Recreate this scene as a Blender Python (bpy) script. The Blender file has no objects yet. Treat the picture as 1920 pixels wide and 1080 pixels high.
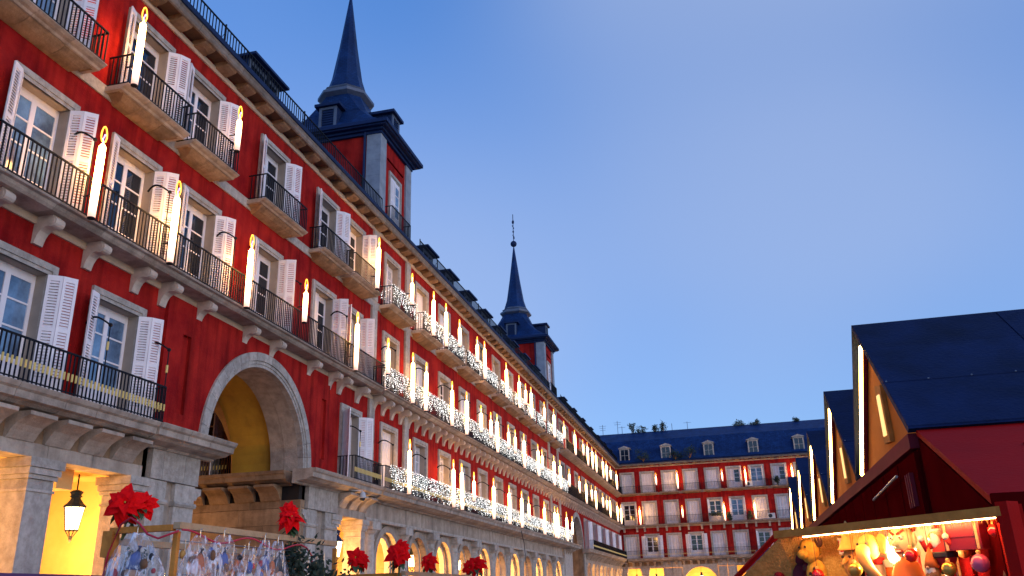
import bpy, math, random
from mathutils import Matrix, Vector, noise
R = math.radians
rnd = random.Random(7)
sc = bpy.context.scene
col = sc.collection

# ------------------------------------------------------------------ camera
cam_d = bpy.data.cameras.new('camera'); cam = bpy.data.objects.new('camera', cam_d); col.objects.link(cam)
cam_d.sensor_width = 36; cam_d.lens = 1572.57 / 1920 * 36; cam_d.clip_start = .05; cam_d.clip_end = 3000
YAW, PITCH, ROLL = -0.238382, 0.354588, -0.0305667
cy, sy, cp, sp, cr, sr = math.cos(YAW), math.sin(YAW), math.cos(PITCH), math.sin(PITCH), math.cos(ROLL), math.sin(ROLL)
Fv = Vector((sy * cp, cy * cp, sp)); Rv = Vector((cy, -sy, 0)); Uv = Rv.cross(Fv)
R2 = cr * Rv + sr * Uv; U2 = -sr * Rv + cr * Uv
cam.matrix_world = Matrix(((R2.x, U2.x, -Fv.x, 0), (R2.y, U2.y, -Fv.y, 0), (R2.z, U2.z, -Fv.z, 1.7), (0, 0, 0, 1)))
sc.camera = cam

# ------------------------------------------------------------------ sky, sun, exposure
SUN_EL, SUN_AZ = 12.0, 116.0           # last soft light, from behind the camera to the right
w = bpy.data.worlds.new('World'); sc.world = w; w.use_nodes = True
nt = w.node_tree; nt.nodes.clear()
wo = nt.nodes.new('ShaderNodeOutputWorld'); bg = nt.nodes.new('ShaderNodeBackground'); sk = nt.nodes.new('ShaderNodeTexSky')
sk.sky_type = 'NISHITA'; sk.sun_disc = False; sk.sun_elevation = R(SUN_EL); sk.sun_rotation = R(SUN_AZ)
sk.altitude = 600; sk.air_density = 1.0; sk.dust_density = 1.3; sk.ozone_density = 5.0
bg.inputs[1].default_value = .145
gm = nt.nodes.new('ShaderNodeGamma'); gm.inputs[1].default_value = .62        # thin dusk haze evens the sky out, overall
hs = nt.nodes.new('ShaderNodeHueSaturation'); hs.inputs['Hue'].default_value = .518; hs.inputs['Saturation'].default_value = 1.34
nt.links.new(sk.outputs[0], gm.inputs[0]); nt.links.new(gm.outputs[0], hs.inputs['Color']); # thin veil of high haze, the same kind all over the sky
gc = nt.nodes.new('ShaderNodeTexCoord'); vm = nt.nodes.new('ShaderNodeMapping'); vm.inputs['Scale'].default_value = (1, 1, 1.5); vm.inputs['Location'].default_value = (.35, .1, .0)
vn = nt.nodes.new('ShaderNodeTexNoise'); vn.inputs['Scale'].default_value = 1.5; vn.inputs['Detail'].default_value = 1.2; vn.inputs['Roughness'].default_value = .4
vr = nt.nodes.new('ShaderNodeMapRange'); vr.interpolation_type = 'SMOOTHSTEP'; vr.inputs[1].default_value = .32; vr.inputs[2].default_value = .75; vr.inputs[4].default_value = .58
vx = nt.nodes.new('ShaderNodeMix'); vx.data_type = 'RGBA'; vx.inputs[7].default_value = (1.04, 1.27, 1.84, 1)
nt.links.new(gc.outputs['Generated'], vm.inputs[0]); nt.links.new(vm.outputs[0], vn.inputs['Vector']); nt.links.new(vn.outputs[0], vr.inputs[0]); nt.links.new(vr.outputs[0], vx.inputs[0]); nt.links.new(hs.outputs[0], vx.inputs[6]); nt.links.new(vx.outputs[2], bg.inputs[0])
nt.links.new(bg.outputs[0], wo.inputs[0])
sd = bpy.data.lights.new('sun', 'SUN'); sun = bpy.data.objects.new('sun', sd); col.objects.link(sun)
sd.energy = .20; sd.angle = R(45); sd.color = (1, .84, .86)
az = R(SUN_AZ); sun.rotation_euler = Vector((-math.sin(az) * math.cos(R(SUN_EL)), -math.cos(az) * math.cos(R(SUN_EL)), -math.sin(R(SUN_EL)))).to_track_quat('-Z', 'Y').to_euler()
sc.view_settings.view_transform = 'Standard'; sc.view_settings.look = 'None'; sc.view_settings.exposure = 1.6; sc.view_settings.gamma = 1
sc.cycles.use_denoising = True
sc.cycles.sample_clamp_indirect = 6
sc.cycles.max_bounces = 6

# ------------------------------------------------------------------ materials
MATS = {}
def mat(name, c, rough=.75, var=.25, scale=1.5, bump=.0, bscale=40, c2=None, per=0., metal=0., emit=None, es=0., streak=0., spec=.5, band=None):
    m = bpy.data.materials.new(name); m.use_nodes = True; n = m.node_tree.nodes; l = m.node_tree.links
    b = n['Principled BSDF']; b.inputs['Roughness'].default_value = rough; b.inputs['Metallic'].default_value = metal
    b.inputs['Specular IOR Level'].default_value = spec
    c = (*c, 1)
    if emit:
        b.inputs['Base Color'].default_value = c
        b.inputs['Emission Color'].default_value = (*emit, 1); b.inputs['Emission Strength'].default_value = es
        MATS[name] = m; return m
    g = n.new('ShaderNodeNewGeometry')
    cc = (*c2, 1) if c2 else tuple(x * (1 - var) for x in c[:3]) + (1,)
    t = n.new('ShaderNodeTexNoise'); t.inputs['Scale'].default_value = scale; t.inputs['Detail'].default_value = 6; t.inputs['Roughness'].default_value = .65
    l.new(g.outputs['Position'], t.inputs['Vector'])
    rp = n.new('ShaderNodeMapRange'); rp.inputs[1].default_value = .35; rp.inputs[2].default_value = .65
    l.new(t.outputs[0], rp.inputs[0])
    mx = n.new('ShaderNodeMix'); mx.data_type = 'RGBA'; mx.inputs[6].default_value = c; mx.inputs[7].default_value = cc
    l.new(rp.outputs[0], mx.inputs[0]); out = mx.outputs[2]
    if streak:
        mp = n.new('ShaderNodeMapping'); mp.inputs['Scale'].default_value = (3.5, 3.5, .25); l.new(g.outputs['Position'], mp.inputs[0])
        t2 = n.new('ShaderNodeTexNoise'); t2.inputs['Scale'].default_value = 1.; t2.inputs['Detail'].default_value = 5; l.new(mp.outputs[0], t2.inputs['Vector'])
        r2 = n.new('ShaderNodeMapRange'); r2.inputs[1].default_value = .45; r2.inputs[2].default_value = .75; r2.inputs[3].default_value = 1; r2.inputs[4].default_value = 1 - streak
        l.new(t2.outputs[0], r2.inputs[0])
        m2 = n.new('ShaderNodeMix'); m2.data_type = 'RGBA'; m2.blend_type = 'MULTIPLY'; m2.inputs[0].default_value = 1
        l.new(out, m2.inputs[6]); l.new(r2.outputs[0], m2.inputs[7]); out = m2.outputs[2]
    if per:
        oi = n.new('ShaderNodeObjectInfo'); r3 = n.new('ShaderNodeMapRange'); r3.inputs[3].default_value = 1 - per; r3.inputs[4].default_value = 1 + per * .4
        l.new(oi.outputs['Random'], r3.inputs[0])
        m3 = n.new('ShaderNodeMix'); m3.data_type = 'RGBA'; m3.blend_type = 'MULTIPLY'; m3.inputs[0].default_value = 1
        l.new(out, m3.inputs[6]); l.new(r3.outputs[0], m3.inputs[7]); out = m3.outputs[2]
    if band:   # horizontal courses of slates: colour per course and slate, real seams below as fine relief
        bt = n.new('ShaderNodeTexBrick'); mp2 = n.new('ShaderNodeCombineXYZ'); sx = n.new('ShaderNodeSeparateXYZ'); l.new(g.outputs['Position'], sx.inputs[0])
        ad = n.new('ShaderNodeMath'); l.new(sx.outputs[0], ad.inputs[0]); l.new(sx.outputs[1], ad.inputs[1])
        l.new(ad.outputs[0], mp2.inputs[0]); l.new(sx.outputs[2], mp2.inputs[1]); l.new(mp2.outputs[0], bt.inputs['Vector'])
        bt.inputs['Scale'].default_value = band; bt.inputs['Mortar Size'].default_value = .03; bt.inputs['Color1'].default_value = (1, 1, 1, 1); bt.inputs['Color2'].default_value = (.62, .62, .66, 1); bt.inputs['Mortar'].default_value = (.35, .35, .4, 1)
        m4 = n.new('ShaderNodeMix'); m4.data_type = 'RGBA'; m4.blend_type = 'MULTIPLY'; m4.inputs[0].default_value = .85
        l.new(out, m4.inputs[6]); l.new(bt.outputs[0], m4.inputs[7]); out = m4.outputs[2]
    l.new(out, b.inputs['Base Color'])
    if bump:
        t3 = n.new('ShaderNodeTexNoise'); t3.inputs['Scale'].default_value = bscale; t3.inputs['Detail'].default_value = 4; l.new(g.outputs['Position'], t3.inputs['Vector'])
        bp = n.new('ShaderNodeBump'); bp.inputs['Strength'].default_value = bump; bp.inputs['Distance'].default_value = .03
        l.new(t3.outputs[0], bp.inputs['Height']); l.new(bp.outputs[0], b.inputs['Normal'])
    MATS[name] = m; return m
M = MATS
mat('red', (.48, .024, .017), .9, c2=(.26, .008, .010), scale=.8, bump=.4, bscale=22, streak=.55, spec=.08)
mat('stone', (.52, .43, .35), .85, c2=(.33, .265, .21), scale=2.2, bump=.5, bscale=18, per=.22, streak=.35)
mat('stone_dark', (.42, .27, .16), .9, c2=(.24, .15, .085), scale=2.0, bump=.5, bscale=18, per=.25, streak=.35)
mat('granite', (.54, .485, .43), .8, c2=(.36, .315, .27), scale=6, bump=.4, bscale=30, per=.16, streak=.3)
mat('fascia', (.26, .225, .20), .9, c2=(.16, .135, .115), scale=3, bump=.4, per=.2)
mat('soffit', (.16, .085, .05), .9, c2=(.09, .05, .03), scale=3, bump=.3)  # brown stone, darkened to paint in the shade between the modillions
mat('cream', (.66, .50, .36), .8, var=.2, bump=.1)
mat('bracket_cream', (.66, .54, .44), .8, var=.3, scale=3, bump=.2)
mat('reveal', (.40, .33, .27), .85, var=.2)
mat('white_paint', (.88, .83, .86), .45, var=.08, scale=3)
mat('iron', (.010, .011, .016), .6, var=.2, spec=.15)
mat('brass', (.80, .58, .16), .35, var=.15, metal=.0)
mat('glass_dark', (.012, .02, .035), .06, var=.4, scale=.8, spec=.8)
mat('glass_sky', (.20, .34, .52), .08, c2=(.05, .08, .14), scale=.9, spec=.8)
mat('curtain', (.62, .57, .56), .9, var=.4, scale=8)
mat('slate', (.014, .055, .19), .5, c2=(.008, .030, .11), scale=1.2, bump=.3, bscale=6, streak=.25, band=2.2, spec=.12)
mat('slate_trim', (.012, .030, .10), .6, var=.3, spec=.15)
mat('lead', (.10, .13, .20), .5, var=.3)
mat('tower_stone', (.30, .34, .40), .8, var=.3, scale=2, bump=.3)
mat('yellow', (.62, .36, .035), .85, c2=(.48, .27, .03), scale=1.0, bump=.15, streak=.2)
mat('ochre', (.45, .17, .03), .85, c2=(.34, .12, .02), scale=1.0, bump=.15)
mat('arcade', (.72, .50, .22), .85, c2=(.60, .40, .16), scale=1.0, bump=.15, per=.1)
mat('pave', (.34, .32, .31), .8, var=.4, scale=.8, bump=.3, bscale=10)
mat('dark', (.02, .015, .015), .9, var=.3)
mat('bulb_white', (1, 1, 1), emit=(1, .98, .94), es=1.1)
M['bulb_white'].cycles.emission_sampling = 'NONE'
mat('bulb_soft', (1, 1, 1), emit=(.85, 1, .95), es=.32)
M['bulb_soft'].cycles.emission_sampling = 'NONE'
mat('bulb_wire', (.03, .07, .05), .6)
mat('flame_tube', (1, .8, .2), emit=(1, .33, .012), es=1.1)
mat('flame_blue', (.4, .4, 1), emit=(.35, .3, 1.), es=.8)
mat('lamp_glass', (1, .8, .5), emit=(1, .66, .26), es=5)
mat('led', (1, .8, .5), emit=(1, .52, .12), es=14)
mat('tube_light', (1, 1, 1), emit=(1, .52, .20), es=17)
mat('wood', (.62, .25, .05), .7, spec=.15, c2=(.44, .16, .03), scale=9, bump=.2)
mat('wood_pale', (.55, .38, .22), .65, c2=(.42, .27, .14), scale=9, bump=.2)
mat('kiosk_red', (.42, .004, .003), .7, spec=.1, c2=(.32, .003, .003), scale=1.2, bump=.1)
mat('kiosk_dark', (.10, .003, .004), .8, var=.3, scale=2, spec=.0)  # kiosk red with the shade below the beam put into its colour
mat('kiosk_roof', (.006, .020, .085), .7, spec=.12, c2=(.003, .011, .045), scale=1.6, bump=.25, per=.25, streak=.3)
mat('kiosk_gable', (.68, .22, .035), .8, spec=.1, c2=(.58, .17, .025), scale=2, bump=.1)
mat('kiosk_trim', (.22, .02, .035), .7, var=.3, spec=.1)
mat('bract', (.92, .004, .006), .7, c2=(.75, .003, .006), scale=25, spec=.08)
mat('leaf', (.05, .11, .03), .6, c2=(.025, .06, .02), scale=15)
mat('leaf_dark', (.022, .045, .022), .7, c2=(.012, .025, .015), scale=10)
mat('stem', (.10, .12, .04), .7)
mat('pistil', (.55, .42, .05), .6)
mat('red_cord', (.60, .02, .05), .45)
mat('steel', (.35, .35, .36), .35, metal=.9)
mat('grey_plastic', (.55, .56, .58), .5)
mat('ac_white', (.70, .68, .64), .6)
mat('tan', (.55, .30, .08), .8, c2=(.42, .22, .05), scale=14)
mat('plush_yellow', (.70, .42, .05), .9, c2=(.5, .27, .03), scale=30)
mat('plush_brown', (.06, .02, .02), .9)
mat('plush_maroon', (.16, .012, .03), .9)
mat('skin_green', (.50, .50, .30), .6, c2=(.36, .42, .24), scale=16)
mat('skin', (.62, .34, .20), .6)
mat('hair_red', (.28, .03, .02), .8)
mat('toy_red', (.55, .012, .015), .7)
mat('toy_white', (.75, .72, .66), .85)
mat('toy_blue', (.07, .13, .42), .7)
mat('toy_green', (.05, .16, .05), .7)
mat('toy_brown', (.20, .09, .04), .7)
mat('toy_orange', (.62, .15, .02), .7)
mat('toy_black', (.015, .012, .015), .5)
mat('handbag_red', (.22, .006, .02), .35)
mat('straw', (.72, .46, .14), .85, c2=(.55, .32, .08), scale=35, bump=.6, bscale=80)
mat('bauble_gold', (.75, .45, .08), .18, metal=.6)
mat('bauble_red', (.6, .01, .01), .15, spec=.8)
mat('bauble_pink', (.75, .12, .25), .2, spec=.8)
mat('blue_panel', (.035, .07, .20), .5, var=.3)
mat('canvas', (.62, .58, .66), .8, var=.2)
mat('canvas_purple', (.13, .05, .16), .8, var=.3)
mat('terracotta', (.35, .13, .06), .8)
# candle body: a lamp tube that shines brighter towards its flame end
m = bpy.data.materials.new('candle_body'); m.use_nodes = True; n = m.node_tree.nodes; l = m.node_tree.links; b = n['Principled BSDF']
tc = n.new('ShaderNodeTexCoord'); sx = n.new('ShaderNodeSeparateXYZ'); l.new(tc.outputs['Object'], sx.inputs[0])
mr = n.new('ShaderNodeMapRange'); mr.inputs[1].default_value = 0; mr.inputs[2].default_value = 1.6; mr.inputs[3].default_value = .28; mr.inputs[4].default_value = 16.0; mr.interpolation_type = 'SMOOTHSTEP'
l.new(sx.outputs[2], mr.inputs[0]); b.inputs['Base Color'].default_value = (.8, .7, .6, 1)
cr_ = n.new('ShaderNodeMix'); cr_.data_type = 'RGBA'; cr_.inputs[6].default_value = (1, .52, .36, 1); cr_.inputs[7].default_value = (1, .50, .13, 1)
m2_ = n.new('ShaderNodeMapRange'); m2_.inputs[2].default_value = .9; l.new(sx.outputs[2], m2_.inputs[0]); l.new(m2_.outputs[0], cr_.inputs[0])
oi_ = n.new('ShaderNodeObjectInfo'); ro = n.new('ShaderNodeMapRange'); ro.inputs[3].default_value = .65; ro.inputs[4].default_value = 1.25; l.new(oi_.outputs['Random'], ro.inputs[0]); mu_ = n.new('ShaderNodeMath'); mu_.operation = 'MULTIPLY'; l.new(mr.outputs[0], mu_.inputs[0]); l.new(ro.outputs[0], mu_.inputs[1])
l.new(cr_.outputs[2], b.inputs['Emission Color']); l.new(mu_.outputs[0], b.inputs['Emission Strength']); M['candle_body'] = m
# clear wrinkled plastic; its white highlights are painted in as opaque streaks
m = bpy.data.materials.new('plastic_bag'); m.use_nodes = True; n = m.node_tree.nodes; l = m.node_tree.links; b = n['Principled BSDF']
b.inputs['Base Color'].default_value = (.85, .86, .95, 1); b.inputs['Roughness'].default_value = .06; b.inputs['Specular IOR Level'].default_value = .9
g = n.new('ShaderNodeTexCoord'); mp = n.new('ShaderNodeMapping'); mp.inputs['Scale'].default_value = (24, 24, 7); l.new(g.outputs['Object'], mp.inputs[0])
t = n.new('ShaderNodeTexNoise'); t.inputs['Scale'].default_value = 1; t.inputs['Detail'].default_value = 4; t.inputs['Distortion'].default_value = 1.2; l.new(mp.outputs[0], t.inputs['Vector'])
bp = n.new('ShaderNodeBump'); bp.inputs['Strength'].default_value = 1; bp.inputs['Distance'].default_value = .02; l.new(t.outputs[0], bp.inputs['Height']); l.new(bp.outputs[0], b.inputs['Normal'])
r = n.new('ShaderNodeMapRange'); r.inputs[1].default_value = .49; r.inputs[2].default_value = .64; r.inputs[3].default_value = .08; r.inputs[4].default_value = .9; l.new(t.outputs[0], r.inputs[0]); l.new(r.outputs[0], b.inputs['Alpha'])
M['plastic_bag'] = m

# ------------------------------------------------------------------ mesh builder
class MB:
    def __init__(s): s.v = []; s.f = []; s.m = []; s.cur = 0
    def add(s, vs, fs):
        o = len(s.v); s.v += [tuple(x) for x in vs]; s.f += [tuple(i + o for i in f) for f in fs]; s.m += [s.cur] * len(fs); return s
    def box(s, x0, x1, y0, y1, z0, z1):
        return s.add([(x0, y0, z0), (x1, y0, z0), (x1, y1, z0), (x0, y1, z0), (x0, y0, z1), (x1, y0, z1), (x1, y1, z1), (x0, y1, z1)],
                     [(0, 3, 2, 1), (4, 5, 6, 7), (0, 1, 5, 4), (1, 2, 6, 5), (2, 3, 7, 6), (3, 0, 4, 7)])
    def prism_y(s, prof, y0, y1):           # prof = list of (x, z); extruded along y
        n = len(prof)
        return s.add([(x, y0, z) for x, z in prof] + [(x, y1, z) for x, z in prof],
                     [tuple(range(n))] + [tuple(range(2 * n - 1, n - 1, -1))] + [(i, i + n, (i + 1) % n + n, (i + 1) % n) for i in range(n)])
    def prism_x(s, prof, x0, x1):           # prof = list of (y, z)
        n = len(prof)
        return s.add([(x0, y, z) for y, z in prof] + [(x1, y, z) for y, z in prof],
                     [tuple(range(n - 1, -1, -1))] + [tuple(range(n, 2 * n))] + [(i, (i + 1) % n, (i + 1) % n + n, i + n) for i in range(n)])
    def tube(s, pts, r, k=6, r1=None, caps=True):
        pts = [Vector(p) for p in pts]; o = len(s.v); N = len(pts)
        for i, p in enumerate(pts):
            d = (pts[min(i + 1, N - 1)] - pts[max(i - 1, 0)]).normalized()
            a = d.cross(Vector((0, 0, 1)) if abs(d.z) < .95 else Vector((1, 0, 0))).normalized(); bb = d.cross(a)
            rr = r if r1 is None else r + (r1 - r) * i / (N - 1)
            for j in range(k):
                t = 2 * math.pi * j / k; s.v.append(tuple(p + a * math.cos(t) * rr + bb * math.sin(t) * rr))
        for i in range(N - 1):
            for j in range(k):
                s.f.append((o + i * k + j, o + i * k + (j + 1) % k, o + (i + 1) * k + (j + 1) % k, o + (i + 1) * k + j)); s.m.append(s.cur)
        if caps:
            s.f.append(tuple(o + j for j in range(k - 1, -1, -1))); s.f.append(tuple(o + (N - 1) * k + j for j in range(k))); s.m += [s.cur] * 2
        return s
    def lathe(s, prof, k=12, c=(0, 0)):     # prof = (r, z)
        o = len(s.v)
        for r, z in prof:
            for j in range(k):
                t = 2 * math.pi * (j + .5) / k; s.v.append((c[0] + r * math.cos(t), c[1] + r * math.sin(t), z))
        for i in range(len(prof) - 1):
            for j in range(k):
                s.f.append((o + i * k + j, o + i * k + (j + 1) % k, o + (i + 1) * k + (j + 1) % k, o + (i + 1) * k + j)); s.m.append(s.cur)
        s.f.append(tuple(o + j for j in range(k - 1, -1, -1))); s.f.append(tuple(o + (len(prof) - 1) * k + j for j in range(k))); s.m += [s.cur] * 2
        return s
    def ball(s, c, r, k=8, h=6, sq=(1, 1, 1), jit=0):
        o = len(s.v)
        s.v.append((c[0], c[1], c[2] - r * sq[2]))
        for i in range(1, h):
            a = math.pi * i / h - math.pi / 2
            for j in range(k):
                t = 2 * math.pi * j / k; q = 1 + rnd.uniform(-jit, jit)
                s.v.append((c[0] + r * sq[0] * q * math.cos(a) * math.cos(t), c[1] + r * sq[1] * q * math.cos(a) * math.sin(t), c[2] + r * sq[2] * q * math.sin(a)))
        s.v.append((c[0], c[1], c[2] + r * sq[2])); top = len(s.v) - 1
        for j in range(k): s.f.append((o, o + 1 + (j + 1) % k, o + 1 + j)); s.f.append((top, o + 1 + (h - 2) * k + j, o + 1 + (h - 2) * k + (j + 1) % k))
        for i in range(h - 2):
            for j in range(k):
                a0 = o + 1 + i * k; s.f.append((a0 + j, a0 + (j + 1) % k, a0 + k + (j + 1) % k, a0 + k + j))
        s.m += [s.cur] * (2 * k + (h - 2) * k); return s
    def mesh(s, name, mats, smooth=False):
        me = bpy.data.meshes.new(name); me.from_pydata(s.v, [], s.f)
        for x in (mats if isinstance(mats, (list, tuple)) else [mats]): me.materials.append(M[x])
        if max(s.m, default=0): me.polygons.foreach_set('material_index', s.m)
        if smooth: me.polygons.foreach_set('use_smooth', [True] * len(s.f))
        me.update(); return me

def link(name, me, parent=None, loc=(0, 0, 0), rot=(0, 0, 0), scale=(1, 1, 1)):
    o = bpy.data.objects.new(name, me); col.objects.link(o); o.location = loc; o.rotation_euler = rot; o.scale = scale
    if parent: o.parent = parent
    return o
def tag(o, label=None, cat=None, group=None, kind=None):
    if label: o['label'] = label
    if cat: o['category'] = cat
    if group: o['group'] = group
    if kind: o['kind'] = kind
    return o
def empty(name, loc=(0, 0, 0), rz=0):
    o = link(name, None, None, loc, (0, 0, rz)); o.empty_display_size = .2; return o

# ------------------------------------------------------------------ the ground
g = MB().add([(-600, -600, 0), (600, -600, 0), (600, 900, 0), (-600, 900, 0)], [(0, 1, 2, 3)])
tag(link('plaza_pavement', g.mesh('plaza_pavement', 'pave')), kind='structure')

# ------------------------------------------------------------------ shared facade pieces (x = out of the wall, y = along it, z = up)
F1, F2, F3 = 6.0, 10.0, 14.06
WT1, WT2, WT3 = 8.93, 13.0, 16.77
OW, FR = 1.46, .24                     # opening width, surround width
def surround_mesh(h, key):
    b = MB(); W = OW / 2; o = W + FR
    def ring(w0, w1, x0, x1, t0, t1):   # U-shaped frame: inner half width w0 (top t0) to outer w1 (top t1)
        b.box(x0, x1, -w1, -w0, 0, t1); b.box(x0, x1, w0, w1, 0, t1); b.box(x0, x1, -w0, w0, t0, t1)
    top = h
    ring(W + .09, o, -.02, .075, top - FR + .09, top)
    ring(W, W + .09, -.02, .045, top - FR, top - FR + .09)
    b.cur = 1
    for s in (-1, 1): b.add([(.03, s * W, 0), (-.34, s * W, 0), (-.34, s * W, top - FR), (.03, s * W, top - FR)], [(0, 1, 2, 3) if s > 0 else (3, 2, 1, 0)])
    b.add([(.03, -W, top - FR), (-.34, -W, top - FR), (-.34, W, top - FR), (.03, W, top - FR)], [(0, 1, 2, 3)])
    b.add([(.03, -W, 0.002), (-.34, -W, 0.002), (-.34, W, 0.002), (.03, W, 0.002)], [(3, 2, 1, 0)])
    return b.mesh('window_' + key, ['granite', 'reveal'])
def casement_mesh(h):
    b = MB(); W = OW / 2; H = h - FR; x0, x1 = -.33, -.27
    for y0, y1 in ((-W, -W + .09), (W - .09, W), (-.07, .07)): b.box(x0, x1, y0, y1, 0, H)
    for z0, z1 in ((0, .75), (H - .20, H), (.75 + (H - .95) * .36, .79 + (H - .95) * .36), (.75 + (H - .95) * .70, .79 + (H - .95) * .70)):
        b.box(x0, x1 - .006, -W + .09, -.07, z0, z1); b.box(x0, x1 - .006, .07, W - .09, z0, z1)
    return b.mesh('casement', 'white_paint')
def pane_list(h):
    W = OW / 2; H = h - FR; a = H - .95; zs = [.75, .75 + a * .36, .75 + a * .70, H - .2]
    return [(y0, y1, zs[i] + (.04 if i else 0), zs[i + 1]) for y0, y1 in ((-W + .09, -.07), (.07, W - .09)) for i in range(3)]
def shutter_panel(b, y0, y1, H, ang, org):
    """one louvred panel; runs from y0 to y1 in its own plane, turned by ang about org"""
    c, s = math.cos(ang), math.sin(ang)
    def bx(a0, a1, z0, z1, t0=-.018, t1=.018, tilt=0):
        vs = []
        for z, tz in ((z0, -tilt), (z1, tilt)):
            for a, t in ((a0, t0 + tz), (a1, t0 + tz), (a1, t1 + tz), (a0, t1 + tz)):
                a_ = a - y0; vs.append((org[0] + a_ * s + t * c, org[1] + a_ * c - t * s, z))
        b.add(vs, [(0, 3, 2, 1), (4, 5, 6, 7), (0, 1, 5, 4), (1, 2, 6, 5), (2, 3, 7, 6), (3, 0, 4, 7)])
    st = .06
    bx(y0, y0 + st, 0, H); bx(y1 - st, y1, 0, H)
    zs = [(0, .32), (H * .52, H * .52 + .09), (H - .12, H)]
    for z0, z1 in zs: bx(y0 + st, y1 - st, z0, z1)
    for za, zb in ((.32, H * .52), (H * .52 + .09, H - .12)):
        n = int((zb - za) / .066)
        for i in range(n):
            z = za + (i + .5) * (zb - za) / n; bx(y0 + st, y1 - st, z - .032, z + .030, -.003, .003, .016)
    return (org[0] + (y1 - y0) * s, org[1] + (y1 - y0) * c)
def shutter_mesh(h, wide, fold):
    b = MB(); H = h - FR - .02
    e = shutter_panel(b, 0, wide / 2 - .004, H, 0, (0, 0)); shutter_panel(b, 0, wide / 2 - .004, H, fold, (e[0], e[1] + .004))
    return b.mesh('shutter', 'white_paint')
KIND = {}
for key, h in (('first', WT1 - F1), ('second', WT2 - F2), ('third', WT3 - F3), ('dormer', 2.2)):
    KIND[key] = dict(h=h, sur=surround_mesh(h, key), cas=casement_mesh(h), sh=shutter_mesh(h, OW / 2 - .01, .0), shf=shutter_mesh(h, .62, .42),
                     glass={gk: [MB().box(-.305, -.295, *p).mesh('pane', gk) for p in pane_list(h)] for gk in ('glass_dark', 'glass_sky')},
                     glass1={gk: MB().box(-.305, -.295, -OW / 2 + .09, OW / 2 - .09, .75, h - FR - .2).mesh('panes', gk) for gk in ('glass_dark', 'glass_sky', 'curtain')})
def window(root, y0, key, y, z, state, near=False, gk='glass_dark'):
    """state: (left angle, right angle) of the shutters in degrees, 0 = closed, None = no shutter"""
    k = KIND[key]; wd = link('window', k['sur'], root, (0, y - y0, z))
    la, ra = state
    if not (la == 0 and ra == 0):
        link('casement', k['cas'], wd)
        if near:
            for p in k['glass'][gk]: link('pane', p, wd)
            # curtain drawn to one side, behind the right-hand leaf
        else: link('pane', k['glass1'][gk], wd)
    else: link('backing', k['glass1']['curtain'], wd, (.01, 0, 0))
    W = OW / 2
    for s, a in ((-1, la), (1, ra)):
        if a is None: continue
        me = k['sh'] if a < 20 else k['shf']
        hx = -.20 if a < 20 else .045
        if s < 0: link('shutter', me, wd, (hx, -W + .005, .01), (0, 0, -R(a)))
        else: link('shutter', me, wd, (hx, W - .005, .01), (0, 0, R(a)), (1, -1, 1))
    return wd
def railing_mesh(y0, y1, x, z0, z1, step=.115, ends=(1, 1), knob=True, posts=0):
    b = MB(); b.box(x - .022, x + .022, y0, y1, z1 - .035, z1); b.box(x - .014, x + .014, y0, y1, z0 + .05, z0 + .075)
    n = max(2, int((y1 - y0) / step)); r = .0125
    def bar(px, py):
        b.box(px - r, px + r, py - r, py + r, z0, z1 - .03)
        if knob:
            zc = z0 + (z1 - z0) * .52
            for zz, q in ((zc, .021), (z0 + (z1 - z0) * .8, .014), (z0 + (z1 - z0) * .25, .014)):
                b.add([(px - q, py, zz), (px, py - q, zz), (px + q, py, zz), (px, py + q, zz), (px, py, zz - q * 1.5), (px, py, zz + q * 1.5)],
                      [(0, 1, 5), (1, 2, 5), (2, 3, 5), (3, 0, 5), (1, 0, 4), (2, 1, 4), (3, 2, 4), (0, 3, 4)])
    for i in range(n + 1): bar(x, y0 + (y1 - y0) * i / n)
    for e, yy in ((ends[0], y0), (ends[1], y1)):
        if e:
            b.box(0.02, x, yy - .02, yy + .02, z1 - .033, z1 - .002); b.box(0.02, x, yy - .012, yy + .012, z0 + .05, z0 + .073)
            m_ = int(x / step)
            for i in range(1, m_): bar(x * i / m_, yy)
    return b
def sleeves_mesh(y0, y1, x, z0, step=.115, end=None):
    b = MB(); n = max(2, int((y1 - y0) / step))
    pts = [(x, y0 + (y1 - y0) * i / n) for i in range(n + 1)]
    if end: pts += [(x * i / 6, y1) for i in range(1, 6)]
    for px, py in pts: b.lathe([(.019, z0 + .30), (.022, z0 + .31), (.022, z0 + .44), (.019, z0 + .45)], 6, (px, py))
    return b.mesh('brass_sleeves', 'brass')
SLEEVE = MB().lathe([(.019, .30), (.024, .31), (.024, .46), (.019, .47)], 6).mesh('brass_sleeve', 'brass')
LEDGE = [(0, -.46), (.10, -.46), (.14, -.40), (.50, -.36), (.60, -.30), (.72, -.28), (.74, -.14), (.80, -.10), (.84, -.02), (.84, 0), (0, 0)]
def blocks(root, y0, name, prof, ya, yb, step, z, mt, jit=.15, gap=.006):
    n = max(1, round((yb - ya) / step)); cuts = [ya + (yb - ya) * (i + (rnd.uniform(-jit, jit) if 0 < i < n else 0)) / n for i in range(n + 1)]
    for a, c in zip(cuts, cuts[1:]):
        q = rnd.uniform(-.004, .004)
        link(name, MB().prism_y([(x + (q if x > .05 else 0), zz) for x, zz in prof], a + gap - (a + c) / 2, c - gap - (a + c) / 2).mesh(name, mt), root, (0, (a + c) / 2 - y0, z))
CORBEL = MB().prism_y([(-.02, 0), (.06, 0), (.10, .06), (.16, .16), (.26, .27), (.40, .35), (.52, .40), (.58, .42), (.58, .50), (-.02, .50)], -.37, .37).mesh('corbel', 'stone')
CORBEL_D = CORBEL.copy(); CORBEL_D.materials[0] = M['stone_dark']
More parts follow.
